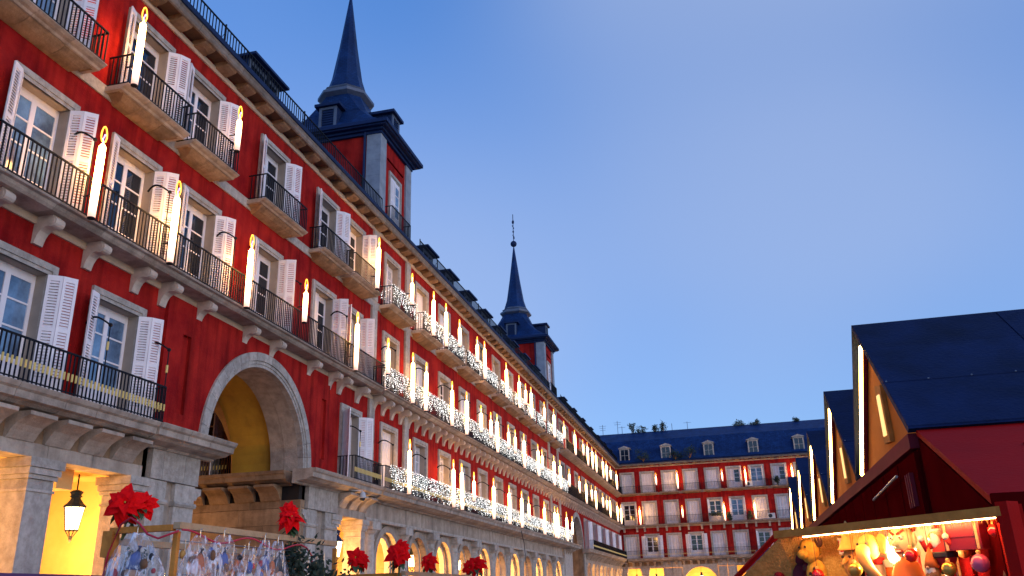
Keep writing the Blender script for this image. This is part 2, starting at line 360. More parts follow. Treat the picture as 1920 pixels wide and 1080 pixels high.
CORBEL_N = MB().prism_y([(-.02, 0), (.06, 0), (.10, .06), (.16, .16), (.26, .27), (.40, .35), (.52, .40), (.58, .42), (.58, .50), (-.02, .50)], -.14, .14).mesh('corbel', 'stone')
def arc(cx, cz, r, a0, a1, n): return [(cx + r * math.cos(R(a0 + (a1 - a0) * i / n)), cz + r * math.sin(R(a0 + (a1 - a0) * i / n))) for i in range(n + 1)]
SCROLL = MB().prism_y([(-.01, -.62), (.07, -.62)] + [(.09, -.54), (.12, -.44), (.18, -.34), (.27, -.27), (.36, -.25)] + arc(.46, -.16, .12, -110, 90, 7) + [(.46, .0), (-.01, .0)], -.13, .13)
SCROLL.prism_y(arc(.455, -.155, .075, 0, 330, 8), -.145, .145); SCROLL = SCROLL.mesh('bracket', 'bracket_cream')
MODI = MB().prism_y([(0, -.17), (.10, -.20), (.30, -.17), (.44, -.12), (.50, -.05), (.50, 0), (0, 0)], -.26, .26).mesh('modillion', 'stone_dark')
CORN = [(.0, -.06), (.50, -.02), (.54, .04), (.60, .10), (.62, .22), (.70, .30), (.72, .38), (0, .38)]
def wall_grid(b, y0, y1, z0, z1, holes, x=0):
    ys = sorted({y0, y1, *[min(max(v, y0), y1) for h in holes for v in h[:2]]}); zs = sorted({z0, z1, *[min(max(v, z0), z1) for h in holes for v in h[2:]]})
    for a, c in zip(ys, ys[1:]):
        for d, e in zip(zs, zs[1:]):
            ym, zm = (a + c) / 2, (d + e) / 2
            if not any(h[0] < ym < h[1] and h[2] < zm < h[3] for h in holes): b.add([(x, a, d), (x, c, d), (x, c, e), (x, a, e)], [(0, 1, 2, 3)])
def whole(y, top, floor): return (y - OW / 2 - .05, y + OW / 2 + .05, floor, top - FR + .05)
def arm_mesh():
    b = MB(); pts = [(.72, 0, .0), (.72, 0, 1.0), (.70, -.03, 1.12)]; b.tube([(.72, 0, -.9), (.72, 0, .95)], .014)
    b.tube([(.72 - .66 * t, -.10 * math.sin(t * 3), .95 + .22 * math.sin(t * math.pi * .80) - .02 * t) for t in [i / 10 for i in range(11)]], .021, 6, .03)
    b.ball((.72, 0, .95), .05); return b.mesh('iron_arm', 'iron')
ARM = arm_mesh()

def facade(root, y0, ya, yb, w1, w2, w3, near=False, holes1=(), wall_lo=F1):
    """red wall with openings, mouldings; the w lists hold (y, state, glass)"""
    b = MB()
    H = [whole(y, WT1, F1) for y, *_ in w1] + [whole(y, WT2, F2) for y, *_ in w2] + [whole(y, WT3, F3) for y, *_ in w3] + list(holes1)
    wall_grid(b, ya, yb, wall_lo, 17.6, H)
    link('wall', b.mesh('wall', 'red'), root, (0, -y0, 0))
    for lst, key, z in ((w1, 'first', F1), (w2, 'second', F2), (w3, 'third', F3)):
        for y, st, gk in lst: window(root, y0, key, y, z, st, near, gk)
    link('cream_moulding', MB().prism_y([(0, 9.66), (.05, 9.66), (.07, 9.72), (.07, 9.86), (0, 9.86)], ya, yb).mesh('m', 'cream'), root, (0, -y0, 0))
    link('cream_moulding', MB().prism_y([(0, 17.3), (.05, 17.3), (.08, 17.36), (.08, 17.46), (0, 17.46)], ya, yb).mesh('m', 'cream'), root, (0, -y0, 0))
    link('string_course', MB().prism_y([(0, 13.75), (.04, 13.75), (.05, 13.98), (.07, 14.04), (0, 14.04)], ya, yb).mesh('m', 'granite'), root, (0, -y0, 0))
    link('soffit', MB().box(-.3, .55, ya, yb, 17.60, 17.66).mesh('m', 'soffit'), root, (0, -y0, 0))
    blocks(root, y0, 'cornice_block', [(.50, -.06), (.56, -.05), (.60, .0), (.62, .08), (.65, .12), (.65, .16), (.30, .16), (.30, .085), (.5, .085)], ya, yb, 1.15, 17.58, 'fascia')
    link('gutter', MB().prism_y([(.25, 17.745), (.70, 17.745), (.73, 17.87), (.25, 17.87)], ya, yb).mesh('m', 'slate_trim'), root, (0, -y0, 0))
def modillions(root, y0, ya, yb, step):
    n = int((yb - ya) / step)
    for i in range(n + 1): link('modillion', MODI, root, (0, ya + (yb - ya) * i / n - y0, 17.60))
def roof_rail(root, y0, ya, yb, step=.16):
    b = railing_mesh(ya, yb, .45, 17.87, 18.72, step, (0, 0), False)
    for i in range(int((yb - ya) / 2.6) + 1): b.box(.43, .47, ya + i * 2.6 - .02, ya + i * 2.6 + .02, 17.87, 18.80); b.tube([(.45, ya + i * 2.6, 18.5), (.05, ya + i * 2.6, 18.03)], .012, 4)
    link('roof_railing', b.mesh('roof_railing', 'iron'), root, (0, -y0, 0))
def roof(root, y0, ya, yb, depth=5.0, rise=4.0, low=17.95, x0=.25, inset=0):
    b = MB().add([(x0, ya, low), (x0, yb, low), (-depth, yb, low + rise), (-depth, ya, low + rise), (-2 * depth, ya, low), (-2 * depth, yb, low), (x0, ya, low - .2), (x0, yb, low - .2), (-2 * depth, yb, low - .2), (-2 * depth, ya, low - .2)],
                 [(0, 1, 2, 3), (3, 2, 5, 4), (6, 9, 8, 7), (0, 3, 4, 9, 6), (1, 7, 8, 5, 2), (0, 6, 7, 1), (4, 5, 8, 9)])
    return link('roof', b.mesh('roof', 'slate'), root, (0, -y0, 0))
def core(root, y0, ya, yb, z0, x0=-.36, x1=-9.8, z1=17.62, name='light_blocker', mt='dark'):  # unseen solid dark box, added inside a building to block light
    link(name, MB().box(x1, x0, ya, yb, z0, z1).mesh(name, mt), root, (0, -y0, 0))
def dormer(root, y0, y, z, x=-.2, w=1.3, h=1.55, flat=False, key=True):
    d = MB().box(-1.6, x, -w / 2, w / 2, 0, h); d.cur = 1
    d.box(x + .005, x + .03, -w / 2 - .03, -w / 2 + .14, 0, h); d.box(x + .005, x + .03, w / 2 - .14, w / 2 + .03, 0, h); d.box(x + .005, x + .03, -w / 2 + .14, w / 2 - .14, h - .16, h)
    fm = 'granite' if key == 'white' else 'lead'
    o = link('dormer', d.mesh('dormer', ['slate_trim', fm]), root, (0, y - y0, z))
    ov = .16
    if flat: rf = MB().box(-1.6, x + .35, -w / 2 - ov, w / 2 + ov, h + .005, h + .10)
    else: rf = MB().prism_x([(-w / 2 - ov, h + .005), (w / 2 + ov, h + .005), (w / 2 + ov, h + .06), (0, h + .36), (-w / 2 - ov, h + .06)], -1.6, x + .14)
    link('dormer_roof', rf.mesh('dormer_roof', 'slate_trim' if flat else fm), o)
    link('pane', MB().box(x + .002, x + .012, -w / 2 + .15, w / 2 - .15, .05, h - .18).mesh('pane', 'glass_dark'), o)
    mu = MB(); mu.box(x + .014, x + .028, -.03, .03, .05, h - .18); mu.box(x + .014, x + .026, -w / 2 + .15, w / 2 - .15, h * .45, h * .45 + .05)
    link('glazing_bar', mu.mesh('bars', fm), o); return o

OPEN, TURN, SHUT = (138, 135), (150, 100), (0, 0)
# ================================================================== near house with the great arch
Y0 = 20.0
house = tag(empty('corner_house', (-14, Y0, 0)), 'red house with a great stone archway and shuttered balcony windows, a tower beyond its cornice', 'building')
ARCH_Y, ARCH_Z, RO, RI = 23.46, 6.0, 3.28, 2.82
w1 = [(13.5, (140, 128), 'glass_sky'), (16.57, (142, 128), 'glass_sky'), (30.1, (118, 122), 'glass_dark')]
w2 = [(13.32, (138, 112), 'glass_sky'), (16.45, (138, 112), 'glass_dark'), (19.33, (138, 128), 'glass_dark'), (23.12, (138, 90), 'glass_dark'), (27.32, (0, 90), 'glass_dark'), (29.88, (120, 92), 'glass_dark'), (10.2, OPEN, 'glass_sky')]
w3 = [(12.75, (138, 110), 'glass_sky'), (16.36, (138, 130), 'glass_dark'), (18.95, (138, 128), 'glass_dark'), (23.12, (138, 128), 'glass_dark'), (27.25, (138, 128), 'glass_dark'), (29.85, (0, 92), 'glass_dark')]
facade(house, Y0, 6.0, 31.7, w1, w2, w3, True, [(18.34, 28.05, F1, 9.65)])
# arch wall, standing 10 cm proud
b = MB(); N = 48
ys = sorted({18.34, 19.08, 19.45, 27.43, 27.80, 28.05, *[ARCH_Y - RO + 2 * RO * i / N for i in range(N + 1)]})
for a, c in zip(ys, ys[1:]):
    lo = lambda y: ARCH_Z + math.sqrt(max(0, RO * RO - (y - ARCH_Y) ** 2)) if abs(y - ARCH_Y) < RO else F1
    ym = (a + c) / 2
    if 19.08 < ym < 19.45 or 27.43 < ym < 27.80:
        for q0, q1 in ((F1, 6.56), (8.73, 9.65)): b.add([(.1, a, q0), (.1, c, q0), (.1, c, q1), (.1, a, q1)], [(0, 1, 2, 3)])
        b.box(-.06, .0, a, c, 6.5, 8.8)
        for s, yy in ((1, a), (-1, c)): b.add([(.1, yy, 6.56), (0, yy, 6.56), (0, yy, 8.73), (.1, yy, 8.73)], [(0, 1, 2, 3)])
        for zz in (6.56, 8.73): b.add([(.1, a, zz), (.1, c, zz), (0, c, zz), (0, a, zz)], [(0, 1, 2, 3)])
    else: b.add([(.1, a, lo(a)), (.1, c, lo(c)), (.1, c, 9.65), (.1, a, 9.65)], [(0, 1, 2, 3)])
for yy in (18.34, 28.05): b.add([(-.05, yy, F1), (.1, yy, F1), (.1, yy, 9.65), (-.05, yy, 9.65)], [(0, 1, 2, 3)])
b.add([(.1, 18.34, 9.65), (.1, 28.05, 9.65), (-.05, 28.05, 9.65), (-.05, 18.34, 9.65)], [(0, 1, 2, 3)])
link('arch_wall', b.mesh('arch_wall', 'red'), house, (0, -Y0, 0))
NV = 21
for i in range(NV):
    a0, a1 = math.pi * i / NV + .002, math.pi * (i + 1) / NV - .002; vb = MB()
    def vring(r0, r1, x0, x1):
        vs = []
        for x in (x0, x1):
            for r_, a in ((r0, a0), (r1, a0), (r1, (a0 + a1) / 2), (r1, a1), (r0, a1), (r0, (a0 + a1) / 2)): vs.append((x, -r_ * math.cos(a), r_ * math.sin(a)))
        vb.add(vs, [(5, 4, 3, 2, 1, 0), (6, 7, 8, 9, 10, 11)] + [(j, (j + 1) % 6, (j + 1) % 6 + 6, j + 6) for j in range(6)])
    vring(RI + .20, RO, -.1, .17); vring(RI + .10, RI + .197, -.1, .13); vring(RI, RI + .097, -.1, .105)
    link('voussoir', vb.mesh('voussoir', 'granite'), house, (0, ARCH_Y - Y0, ARCH_Z))
def vault(r, x0, x1, mt, name, z0=ARCH_Z, n=28, yc=ARCH_Y):
    b = MB(); vs = []
    for x in (x0, x1): vs += [(x, yc - r * math.cos(math.pi * i / n), z0 + r * math.sin(math.pi * i / n)) for i in range(n + 1)]
    b.add(vs, [(i, i + 1, i + n + 2, i + n + 1) for i in range(n)]); return b.mesh(name, mt)
for i in range(2): link('vault_stone', vault(RI + .01 * i, -.1 - .52 * i, -.61 - .52 * i, 'stone', 'vault_stone'), house, (0, -Y0, 0))
link('vault', vault(RI + .14, -1.1, -2.7, 'yellow', 'vault'), house, (0, -Y0, 0))
# passage walls: far side faces the viewer
PW = ARCH_Y + RI + .16
b = MB(); b.add([(-1.0, ARCH_Y + RI - .05, 6.0), (-1.12, PW, 6.0), (-2.7, PW, 6.0), (-2.7, PW, 5.8), (-1, PW, 5.8)], [(0, 1, 2)])
PB = PW + .75
b.box(-9.6, -2.7, PB, PB + .2, 5.9, 10.2); b.box(-2.72, -2.66, PW, PB + .2, 5.9, 8.2)
link('passage_wall', b.mesh('passage_wall', 'ochre'), house, (0, -Y0, 0))
b = MB(); b.box(-9.6, -2.7, 20.0, PB + .2, 9.3, 9.5)
for i in range(12):   # end wall of the vault, open below its arch
    a0, a1 = math.pi * i / 12, math.pi * (i + 1) / 12; r_ = RI + .12
    b.add([(-2.70, ARCH_Y - r_ * math.cos(a0), 6 + r_ * .82 * math.sin(a0)), (-2.70, ARCH_Y - r_ * math.cos(a1), 6 + r_ * .82 * math.sin(a1)), (-2.70, ARCH_Y - (r_ + .2) * math.cos(a1), 6 + (r_ + .2) * math.sin(a1)), (-2.70, ARCH_Y - (r_ + .2) * math.cos(a0), 6 + (r_ + .2) * math.sin(a0))], [(0, 1, 2, 3)])
link('passage_ceiling', b.mesh('passage_ceiling', 'ochre'), house, (0, -Y0, 0))
link('passage_wall', MB().box(-9.6, -.2, ARCH_Y - RI - .35, ARCH_Y - RI - .15, 0, 9.3).mesh('pw', 'ochre'), house, (0, -Y0, 0))
link('passage_wall', MB().box(-9.8, -9.6, 20.4, PB + .4, 0, 9.5).mesh('pw', 'ochre'), house, (0, -Y0, 0))
pwn = link('window', KIND['first']['sur'], house, (-4.6, PB - Y0, F1 - .02), (0, 0, -math.pi / 2))
link('casement', KIND['first']['cas'], pwn, (.34, 0, 0)); link('pane', KIND['first']['glass1']['glass_dark'], pwn, (.34, 0, 0))
link('shutter', KIND['first']['shf'], pwn, (.1, -OW / 2, .01), (0, 0, -R(150))); link('shutter', KIND['first']['shf'], pwn, (.1, OW / 2, .01), (0, 0, R(100)), (1, -1, 1))
rl = railing_mesh(-1.5, 1.5, .55, 0, .92, .12)
link('railing', rl.mesh('railing', 'iron'), pwn, (0, 0, 0)); tag(link('brass_sleeves', sleeves_mesh(-1.5, 1.5, .55, 0, .12), pwn), kind='stuff')
# stone side of the passage: courses, corbels, ledge
for k, (z0, z1) in enumerate(((0, .9), (.9, 1.8), (1.8, 2.7), (2.7, 3.5), (3.5, 4.25), (4.25, 4.8), (4.8, 5.06))):
    n = 7 if k < 5 else 5
    for i in range(n):
        xa, xb = -9.5 * i / n - (.4 if k % 2 and i else 0), -9.5 * (i + 1) / n - (.4 if k % 2 and i < n - 1 else 0)
        link('stone_block', MB().box(xb + .006, xa - .006, 0, .3, z0 + .006, z1 - .006).mesh('stone_block', 'stone_dark'), house, (0, PW - Y0 + rnd.uniform(-.01, .01), 0))
link('mortar', MB().box(-9.5, -.1, .02, .25, 0, 5.9).mesh('mortar', 'dark'), house, (0, PW - Y0 + .02, 0))
for i in range(9): link('corbel', CORBEL_D, house, (-1.1 - i * .98, PW - Y0, 5.05), (0, 0, -math.pi / 2))
for i in range(8):
    q = MB().prism_y(LEDGE, -.56, .56).mesh('ledge_block', 'stone_dark'); link('ledge_block', q, house, (-.9 - i * 1.13, PW - Y0, 5.98), (0, 0, -math.pi / 2), (.78, 1, 1))
# ground floor: lintel, corbels, ledge, piers
for seg in ((6.0, 18.15), (28.95, 31.7)):
    blocks(house, Y0, 'lintel_block', [(-.5, 0), (.03, 0), (.03, .285), (-.5, .285)], seg[0], seg[1], 1.58, 4.765, 'stone')
    n = round((seg[1] - seg[0]) / 1.045)
    for i in range(n): link('corbel', CORBEL, house, (.0, 17.87 - .52 - i * 1.045 - Y0 if seg[0] < 10 else 29.5 + i * .95 - Y0, 5.05), (0, 0, 0), (1, 1 if seg[0] < 10 else .9, 1))
    link('frieze', MB().box(-.4, -.005, seg[0], seg[1], 5.05, 5.98).mesh('f', 'stone_dark'), house, (0, -Y0, 0))
blocks(house, Y0, 'ledge_block', [(x, z + (.0 if z > -.3 else 0)) for x, z in LEDGE], 6.0, 17.6, 1.08, 5.98, 'stone')
blocks(house, Y0, 'ledge_block', [(x + .06 if x > 0 else x, z) for x, z in LEDGE], 17.62, 20.92, 1.1, 5.98, 'stone')
blocks(house, Y0, 'ledge_block', [(x + .03 if x > 0 else x, z) for x, z in LEDGE], 25.75, 31.65, 1.15, 5.98, 'stone')
for ya, yb in ((18.3, 20.2), (26.72, 28.9)):
    link('plinth_course', MB().prism_y([(.0, 5.985), (.16, 5.985), (.15, 6.17), (0.0, 6.17)], ya + .04, yb + (.02 if ya < 20 else -.9)).mesh('p', 'granite'), house, (0, -Y0, 0))
    link('entablature_block', MB().box(-.9, .10, ya + .1, ya + .55, 4.79, 5.6).mesh('e', 'granite'), house, (0, -Y0, 0))
    link('entablature_block', MB().box(-.9, .10, ya + .562, yb - .43, 4.79, 5.6).mesh('e', 'granite'), house, (0, -Y0, 0))
    link('entablature_block', MB().box(-.9, .10, yb - .418, yb + .22, 4.79, 5.6).mesh('e', 'granite'), house, (0, -Y0, 0))
    for c0, c1 in ((ya + .12, ya + .82), (yb - .70, yb + .16)):
        for z0, z1 in ((0, 1.1), (1.1, 2.2), (2.2, 3.25), (3.25, 4.2), (4.32, 4.78)):
            link('pier_block', MB().box(-.85, .06, c0, c1, z0 + .005, z1 - .005).mesh('pier_block', 'granite'), house, (0, -Y0, 0))
        link('pier_band', MB().prism_y([(-.85, 4.2), (.10, 4.2), (.13, 4.26), (.10, 4.32), (-.85, 4.32)], c0 - .04, c1 + .04).mesh('pb', 'granite'), house, (0, -Y0, 0))
    link('pier_core', MB().box(-.8, -.06, ya + .1, yb + .1, 0, 5.98).mesh('pc', 'stone'), house, (0, -Y0, 0))
    e0 = yb + .16 if ya < 20 else ya + .12
    s = 1 if ya < 20 else -1
    link('impost', MB().prism_x([(0, 4.42), (s * .10, 4.42), (s * .16, 4.52), (s * .30, 4.58), (s * .30, 4.74), (0, 4.74)], -.8, .05).mesh('impost', 'granite'), house, (0, e0 - Y0, 0))
def pier(root, y0, y, wd=.72):
    p = link('pier', MB().box(-.70, .02, -wd / 2, wd / 2, 0, 4.07).mesh('pier', 'granite'), root, (0, y - y0, 0))
    for z0, z1, o in ((4.07, 4.13, .03), (4.13, 4.33, 0), (4.33, 4.42, .05), (4.42, 4.56, .09), (4.56, 4.76, .13)):
        link('capital_course', MB().box(-.70 - o, .02 + o, -wd / 2 - o, wd / 2 + o, z0 + .003, z1 - .003).mesh('cc', 'granite'), p)
for y in (15.0, 11.8, 8.6): pier(house, Y0, y)
for y in (18.0, 29.05): pier(house, Y0, y, .5)
pier(house, Y0, 31.6, .4)
# arcade: vault, back wall of ashlar, floor beams
def arcade(root, y0, ya, yb, depth=4.2):
    link('arcade_ceiling', MB().box(-depth, -.42, ya, yb, 5.0, 5.2).mesh('ac', 'arcade'), root, (0, -y0, 0))
    n = max(1, round((yb - ya) / 1.9))
    for k, (z0, z1) in enumerate(((0, 1.3), (1.3, 2.5), (2.5, 3.4), (3.4, 4.2), (4.2, 5.0))):
        for i in range(n):
            a, c = ya + (yb - ya) * i / n, ya + (yb - ya) * (i + 1) / n
            link('ashlar_block', MB().box(-depth - .2, -depth, a + .006 - (a + c) / 2, c - .006 - (a + c) / 2, z0 + .006, z1 - .006).mesh('ab', 'arcade'), root, (rnd.uniform(-.006, .006), (a + c) / 2 - y0, 0))
    link('mortar', MB().box(-depth - .3, -depth - .02, ya, yb, 0, 5.0).mesh('mo', 'stone_dark'), root, (0, -y0, 0))
arcade(house, Y0, 6.0, 20.2); arcade(house, Y0, 27.2, 31.7)
for y in (9.9, 13.2, 16.5): # cross ribs under the arcade ceiling
    link('cross_rib', MB().box(-4.2, -.72, y - .25, y + .25, 4.35, 5.0).mesh('cr', 'arcade'), house, (0, -Y0, 0))
for y in (19.9, 27.3): link('cross_wall', MB().box(-4.2, -.8, y - .2, y + .2, 0, 5.0).mesh('cw', 'arcade'), house, (0, -Y0, 0))
for a, c in ((6.0, 20.3), (PB + .2, 31.7)): core(house, Y0, a, c, 5.2, z1=9.7)
core(house, Y0, 6.0, 31.7, 9.7)
roof(house, Y0, 6.0, 32.0, 5, 3.2); roof_rail(house, Y0, 6.0, 31.6); modillions(house, Y0, 6.6, 31.2, 1.12)
dormer(house, Y0, 22.2, 17.9, -.1, 2.0, 1.3, True); dormer(house, Y0, 12.5, 17.9, -.1, 2.0, 1.3, True)
# brackets, balconies
for y in (11.0, 12.4, 13.78, 15.29, 16.99, 18.1, 19.7, 22.08, 23.7, 26.31, 28.01, 28.9, 30.56): link('bracket', SCROLL, house, (.0, y - Y0, 9.83))
SLAB2 = [(0, -.17), (.60, -.17), (.66, -.12), (.70, -.06), (.78, -.04), (.80, 0), (0, 0)]
def long_balcony(root, y0, ya, yb, z, zt, prof=None, step=1.5, x=.74, ends=(1, 1), brass=False, bar=.115, mt='stone', knob=True, slabname='balcony'):
    """stone slabs as pieces under one balcony, with its railing"""
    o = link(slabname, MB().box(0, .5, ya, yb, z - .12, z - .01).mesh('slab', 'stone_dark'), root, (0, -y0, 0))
    if prof:
        n = max(1, round((yb - ya) / step))
        for i in range(n):
            a, c = ya + (yb - ya) * i / n, ya + (yb - ya) * (i + 1) / n
            link('slab_block', MB().prism_y(prof, a + .005, c - .005).mesh('slab_block', mt), o, (rnd.uniform(-.005, .005), 0, z))
    link('railing', railing_mesh(ya + .05, yb - .05, x, z, zt, bar, ends, knob).mesh('railing', 'iron'), o)
    if brass and yb < 31.7 and ya > 0:
        n = max(2, int((yb - ya - .1) / bar))
        for px, py in [(x, ya + .05 + (yb - ya - .1) * i / n) for i in range(n + 1)] + [(x * i / 6, yb - .05) for i in range(1, 6)]: link('brass_sleeve', SLEEVE, o, (px, py, z))
    elif brass: tag(link('brass_sleeves', sleeves_mesh(ya + .05, yb - .05, x, z, bar, ends[1]), o), kind='stuff')
    return o
long_balcony(house, Y0, 9.0, 28.3, F2, 11.0, SLAB2); long_balcony(house, Y0, 28.32, 31.72, F2 + .02, 11.0, SLAB2)
long_balcony(house, Y0, 9.0, 17.8, 5.985, 6.90, None, brass=True); long_balcony(house, Y0, 29.05, 31.6, 5.985, 6.90, None, brass=True, bar=.12)
BELLY = [(0, -.36), (.08, -.36), (.20, -.31), (.36, -.24), (.48, -.18), (.56, -.16), (.58, -.10), (.66, -.07), (.72, -.02), (.72, 0), (0, 0)]
BELLY_TOP = [(0, -.135), (.52, -.135), (.56, -.09), (.64, -.07), (.72, -.02), (.72, 0), (0, 0)]
BELLY_LOW = [(0, -.31), (.06, -.31), (.16, -.295), (.30, -.25), (.42, -.185), (.47, -.14), (0, -.14)]
def balcony3(root, y0, ya, yb, knob=True, bar=.115):
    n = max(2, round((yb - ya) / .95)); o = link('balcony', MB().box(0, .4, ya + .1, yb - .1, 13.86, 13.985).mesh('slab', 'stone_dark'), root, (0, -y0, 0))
    for i in range(n):
        a, c = ya + (yb - ya) * i / n, ya + (yb - ya) * (i + 1) / n
        link('slab_block', MB().prism_y(BELLY_TOP, a + .005, c - .005).mesh('slab_block', 'stone'), o, (0, 0, 14.0))
        i0, i1 = (.16 if i == 0 else 0), (.16 if i == n - 1 else 0); pb = MB(); pr = BELLY_LOW
        t0 = [.22 * (1 - (z + .31) / .17) if i == 0 else 0 for x, z in pr]; t1 = [.22 * (1 - (z + .31) / .17) if i == n - 1 else 0 for x, z in pr]; m_ = len(pr)
        pb.add([(x, a + .006 + i0 + q, z) for (x, z), q in zip(pr, t0)] + [(x, c - .006 - i1 - q, z) for (x, z), q in zip(pr, t1)], [tuple(range(m_)), tuple(range(2 * m_ - 1, m_ - 1, -1))] + [(j, j + m_, (j + 1) % m_ + m_, (j + 1) % m_) for j in range(m_)])
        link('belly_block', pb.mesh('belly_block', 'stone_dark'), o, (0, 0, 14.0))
    link('railing', railing_mesh(ya + .06, yb - .06, .66, 14.0, 14.90, bar, (1, 1), knob).mesh('railing', 'iron'), o)
for a, c in ((11.0, 14.2), (14.95, 17.55), (17.8, 20.05), (21.6, 24.5), (25.85, 28.4), (28.55, 31.2)): balcony3(house, Y0, a, c)
for y, z in ((15.55, 6.9), (17.72, 6.9), (29.5, 6.9), (14.2, 11.0), (17.0, 11.0), (20.15, 11.0), (24.2, 11.0), (27.9, 11.0)): link('iron_arm', ARM, house, (0, y - Y0, z), (0, 0, 0))
for y, z in ((15.55, 7.25), (17.72, 7.25), (29.5, 7.25)): link('brass_sleeve', MB().lathe([(.024, 0), (.03, .01), (.03, .19), (.024, .2)], 8, (.72, 0)).mesh('bs', 'brass'), house, (0, y - Y0, z))
link('end_wall', MB().box(-9.8, 0, 5.8, 6.0, 0, 17.9).mesh('ew', 'red'), house, (0, -Y0, 0))

# ================================================================== palace with two spires
Y1 = 52.0
palace = tag(empty('palace', (-14, Y1, 0)), 'long red palace with two slate spires, granite pilasters and a round-arched arcade', 'building')
WC = [34.0, 37.95, 41.55, 45.1, 48.65, 52.3, 55.9, 59.5, 63.0, 66.7, 70.35]
st = [(0, None), (0, 0), (0, None), (None, 0), (0, 0), (None, None), (0, None), (0, 0), (0, None), (None, 0), (0, 0)]
gl = ['glass_dark', 'curtain', 'glass_dark']
W1 = [(y, (0, None) if i % 3 else (0, 0), 'curtain') for i, y in enumerate(WC)]
W2 = [(y, st[(i * 3) % 11], gl[i % 3]) for i, y in enumerate(WC)]
W3 = [(y, st[(i * 5 + 2) % 11], gl[(i + 1) % 3]) for i, y in enumerate(WC)]
facade(palace, Y1, 31.7, 72.6, W1, W2, W3, False)
for y in (31.98, 35.95, 68.65, 72.3):
    for z0, z1 in ((6.0, 9.66), (10.0, 13.75), (14.04, 17.3)):
        n = 5
        for i in range(n): link('pilaster_block', MB().box(-.02, .10, -.27, .27, z0 + (z1 - z0) * i / n + .004, z0 + (z1 - z0) * (i + 1) / n - .004).mesh('pl', 'granite'), palace, (0, y - Y1, 0))
core(palace, Y1, 31.7, 72.6, 5.3)
for i in range(40):
    link('bracket', SCROLL, palace, (0, 32.2 + i * 1.02 - Y1, 9.83), (0, 0, 0), (1, .85, 1))
long_balcony(palace, Y1, 31.9, 72.4, F2, 11.0, SLAB2, 1.6, knob=False)
long_balcony(palace, Y1, 31.95, 73.2, 5.985, 6.92, None, brass=True, knob=False)
blocks(palace, Y1, 'ledge_block', [(x + .05 if x > 0 else x, z) for x, z in LEDGE], 31.75, 73.3, 1.25, 5.98, 'stone')
for i, y in enumerate(WC): balcony3(palace, Y1, y - 1.5, y + 1.5, False)
for y in WC: link('iron_arm', ARM, palace, (0, y - 1.15 - Y1, 11.0)); link('iron_arm', ARM, palace, (0, y - 1.2 - Y1, 6.9))
# arcade of columns and arches
blocks(palace, Y1, 'entablature_block', [(-.6, 4.90), (.02, 4.90), (.02, 5.52), (-.6, 5.52)], 31.75, 72.6, 3.7, 0, 'stone', 0)
blocks(palace, Y1, 'architrave_block', [(-.6, 4.775), (.06, 4.775), (.08, 4.83), (.08, 4.895), (-.6, 4.895)], 31.75, 72.6, 3.7, 0, 'granite', 0)
COL = MB().lathe([(.46, 0), (.46, .12), (.40, .20), (.43, .28), (.36, .36), (.35, 1.6), (.31, 4.02), (.34, 4.03), (.34, 4.09), (.31, 4.10), (.31, 4.28), (.36, 4.33), (.42, 4.42), (.42, 4.46)], 16)
COL.box(-.45, .45, -.45, .45, 4.463, 4.77); COL = COL.mesh('column', 'granite', False)
CY = [32.7 + 3.68 * i for i in range(12)]
for y in CY: link('column', COL, palace, (-.30, y - Y1, 0))
def arch_bay(root, y0, a, c, top, x, ww, mt, n=16, ringw=.26):
    yc, r = (a + c) / 2, (c - a) / 2; rin = r - ringw; zc = top - r; b = MB()
    for i in range(n):
        t0, t1 = math.pi * i / n, math.pi * (i + 1) / n
        P = lambda rr, t: (yc - rr * math.cos(t), zc + rr * math.sin(t))
        q = [P(rin, t0), P(r, t0), P(r, t1), P(rin, t1)]
        b.prism_x(q, x - ww, x)
    for s in (-1, 1): b.box(x - ww, x, yc + s * r - (ringw if s > 0 else 0), yc + s * r + (0 if s > 0 else ringw), 0, zc)
    for i in range(n):                     # spandrel
        t0, t1 = math.pi * i / n, math.pi * (i + 1) / n
        b.add([(x - .1, yc - r * math.cos(t0), zc + r * math.sin(t0)), (x - .1, yc - r * math.cos(t1), zc + r * math.sin(t1)), (x - .1, yc - r * math.cos(t1), 4.9), (x - .1, yc - r * math.cos(t0), 4.9)], [(0, 1, 2, 3)])
    return link('arch', b.mesh('arch', mt), root, (0, -y0, 0))
for a, c in zip(CY, CY[1:]):
    arch_bay(palace, Y1, a + .36, c - .36, 4.74, -.12, .30, 'stone'); arch_bay(palace, Y1, a + .62, c - .62, 4.50, -.44, .25, 'granite', 16, .22)
arcade(palace, Y1, 31.7, 72.6)
roof(palace, Y1, 31.7, 72.6, 5, 3.2); roof_rail(palace, Y1, 36.5, 68.0); modillions(palace, Y1, 32.0, 72.3, 1.0)
for i in range(8): dormer(palace, Y1, 38.3 + 3.64 * i + 0.6, 17.9, .0, 1.5, 1.15, True)

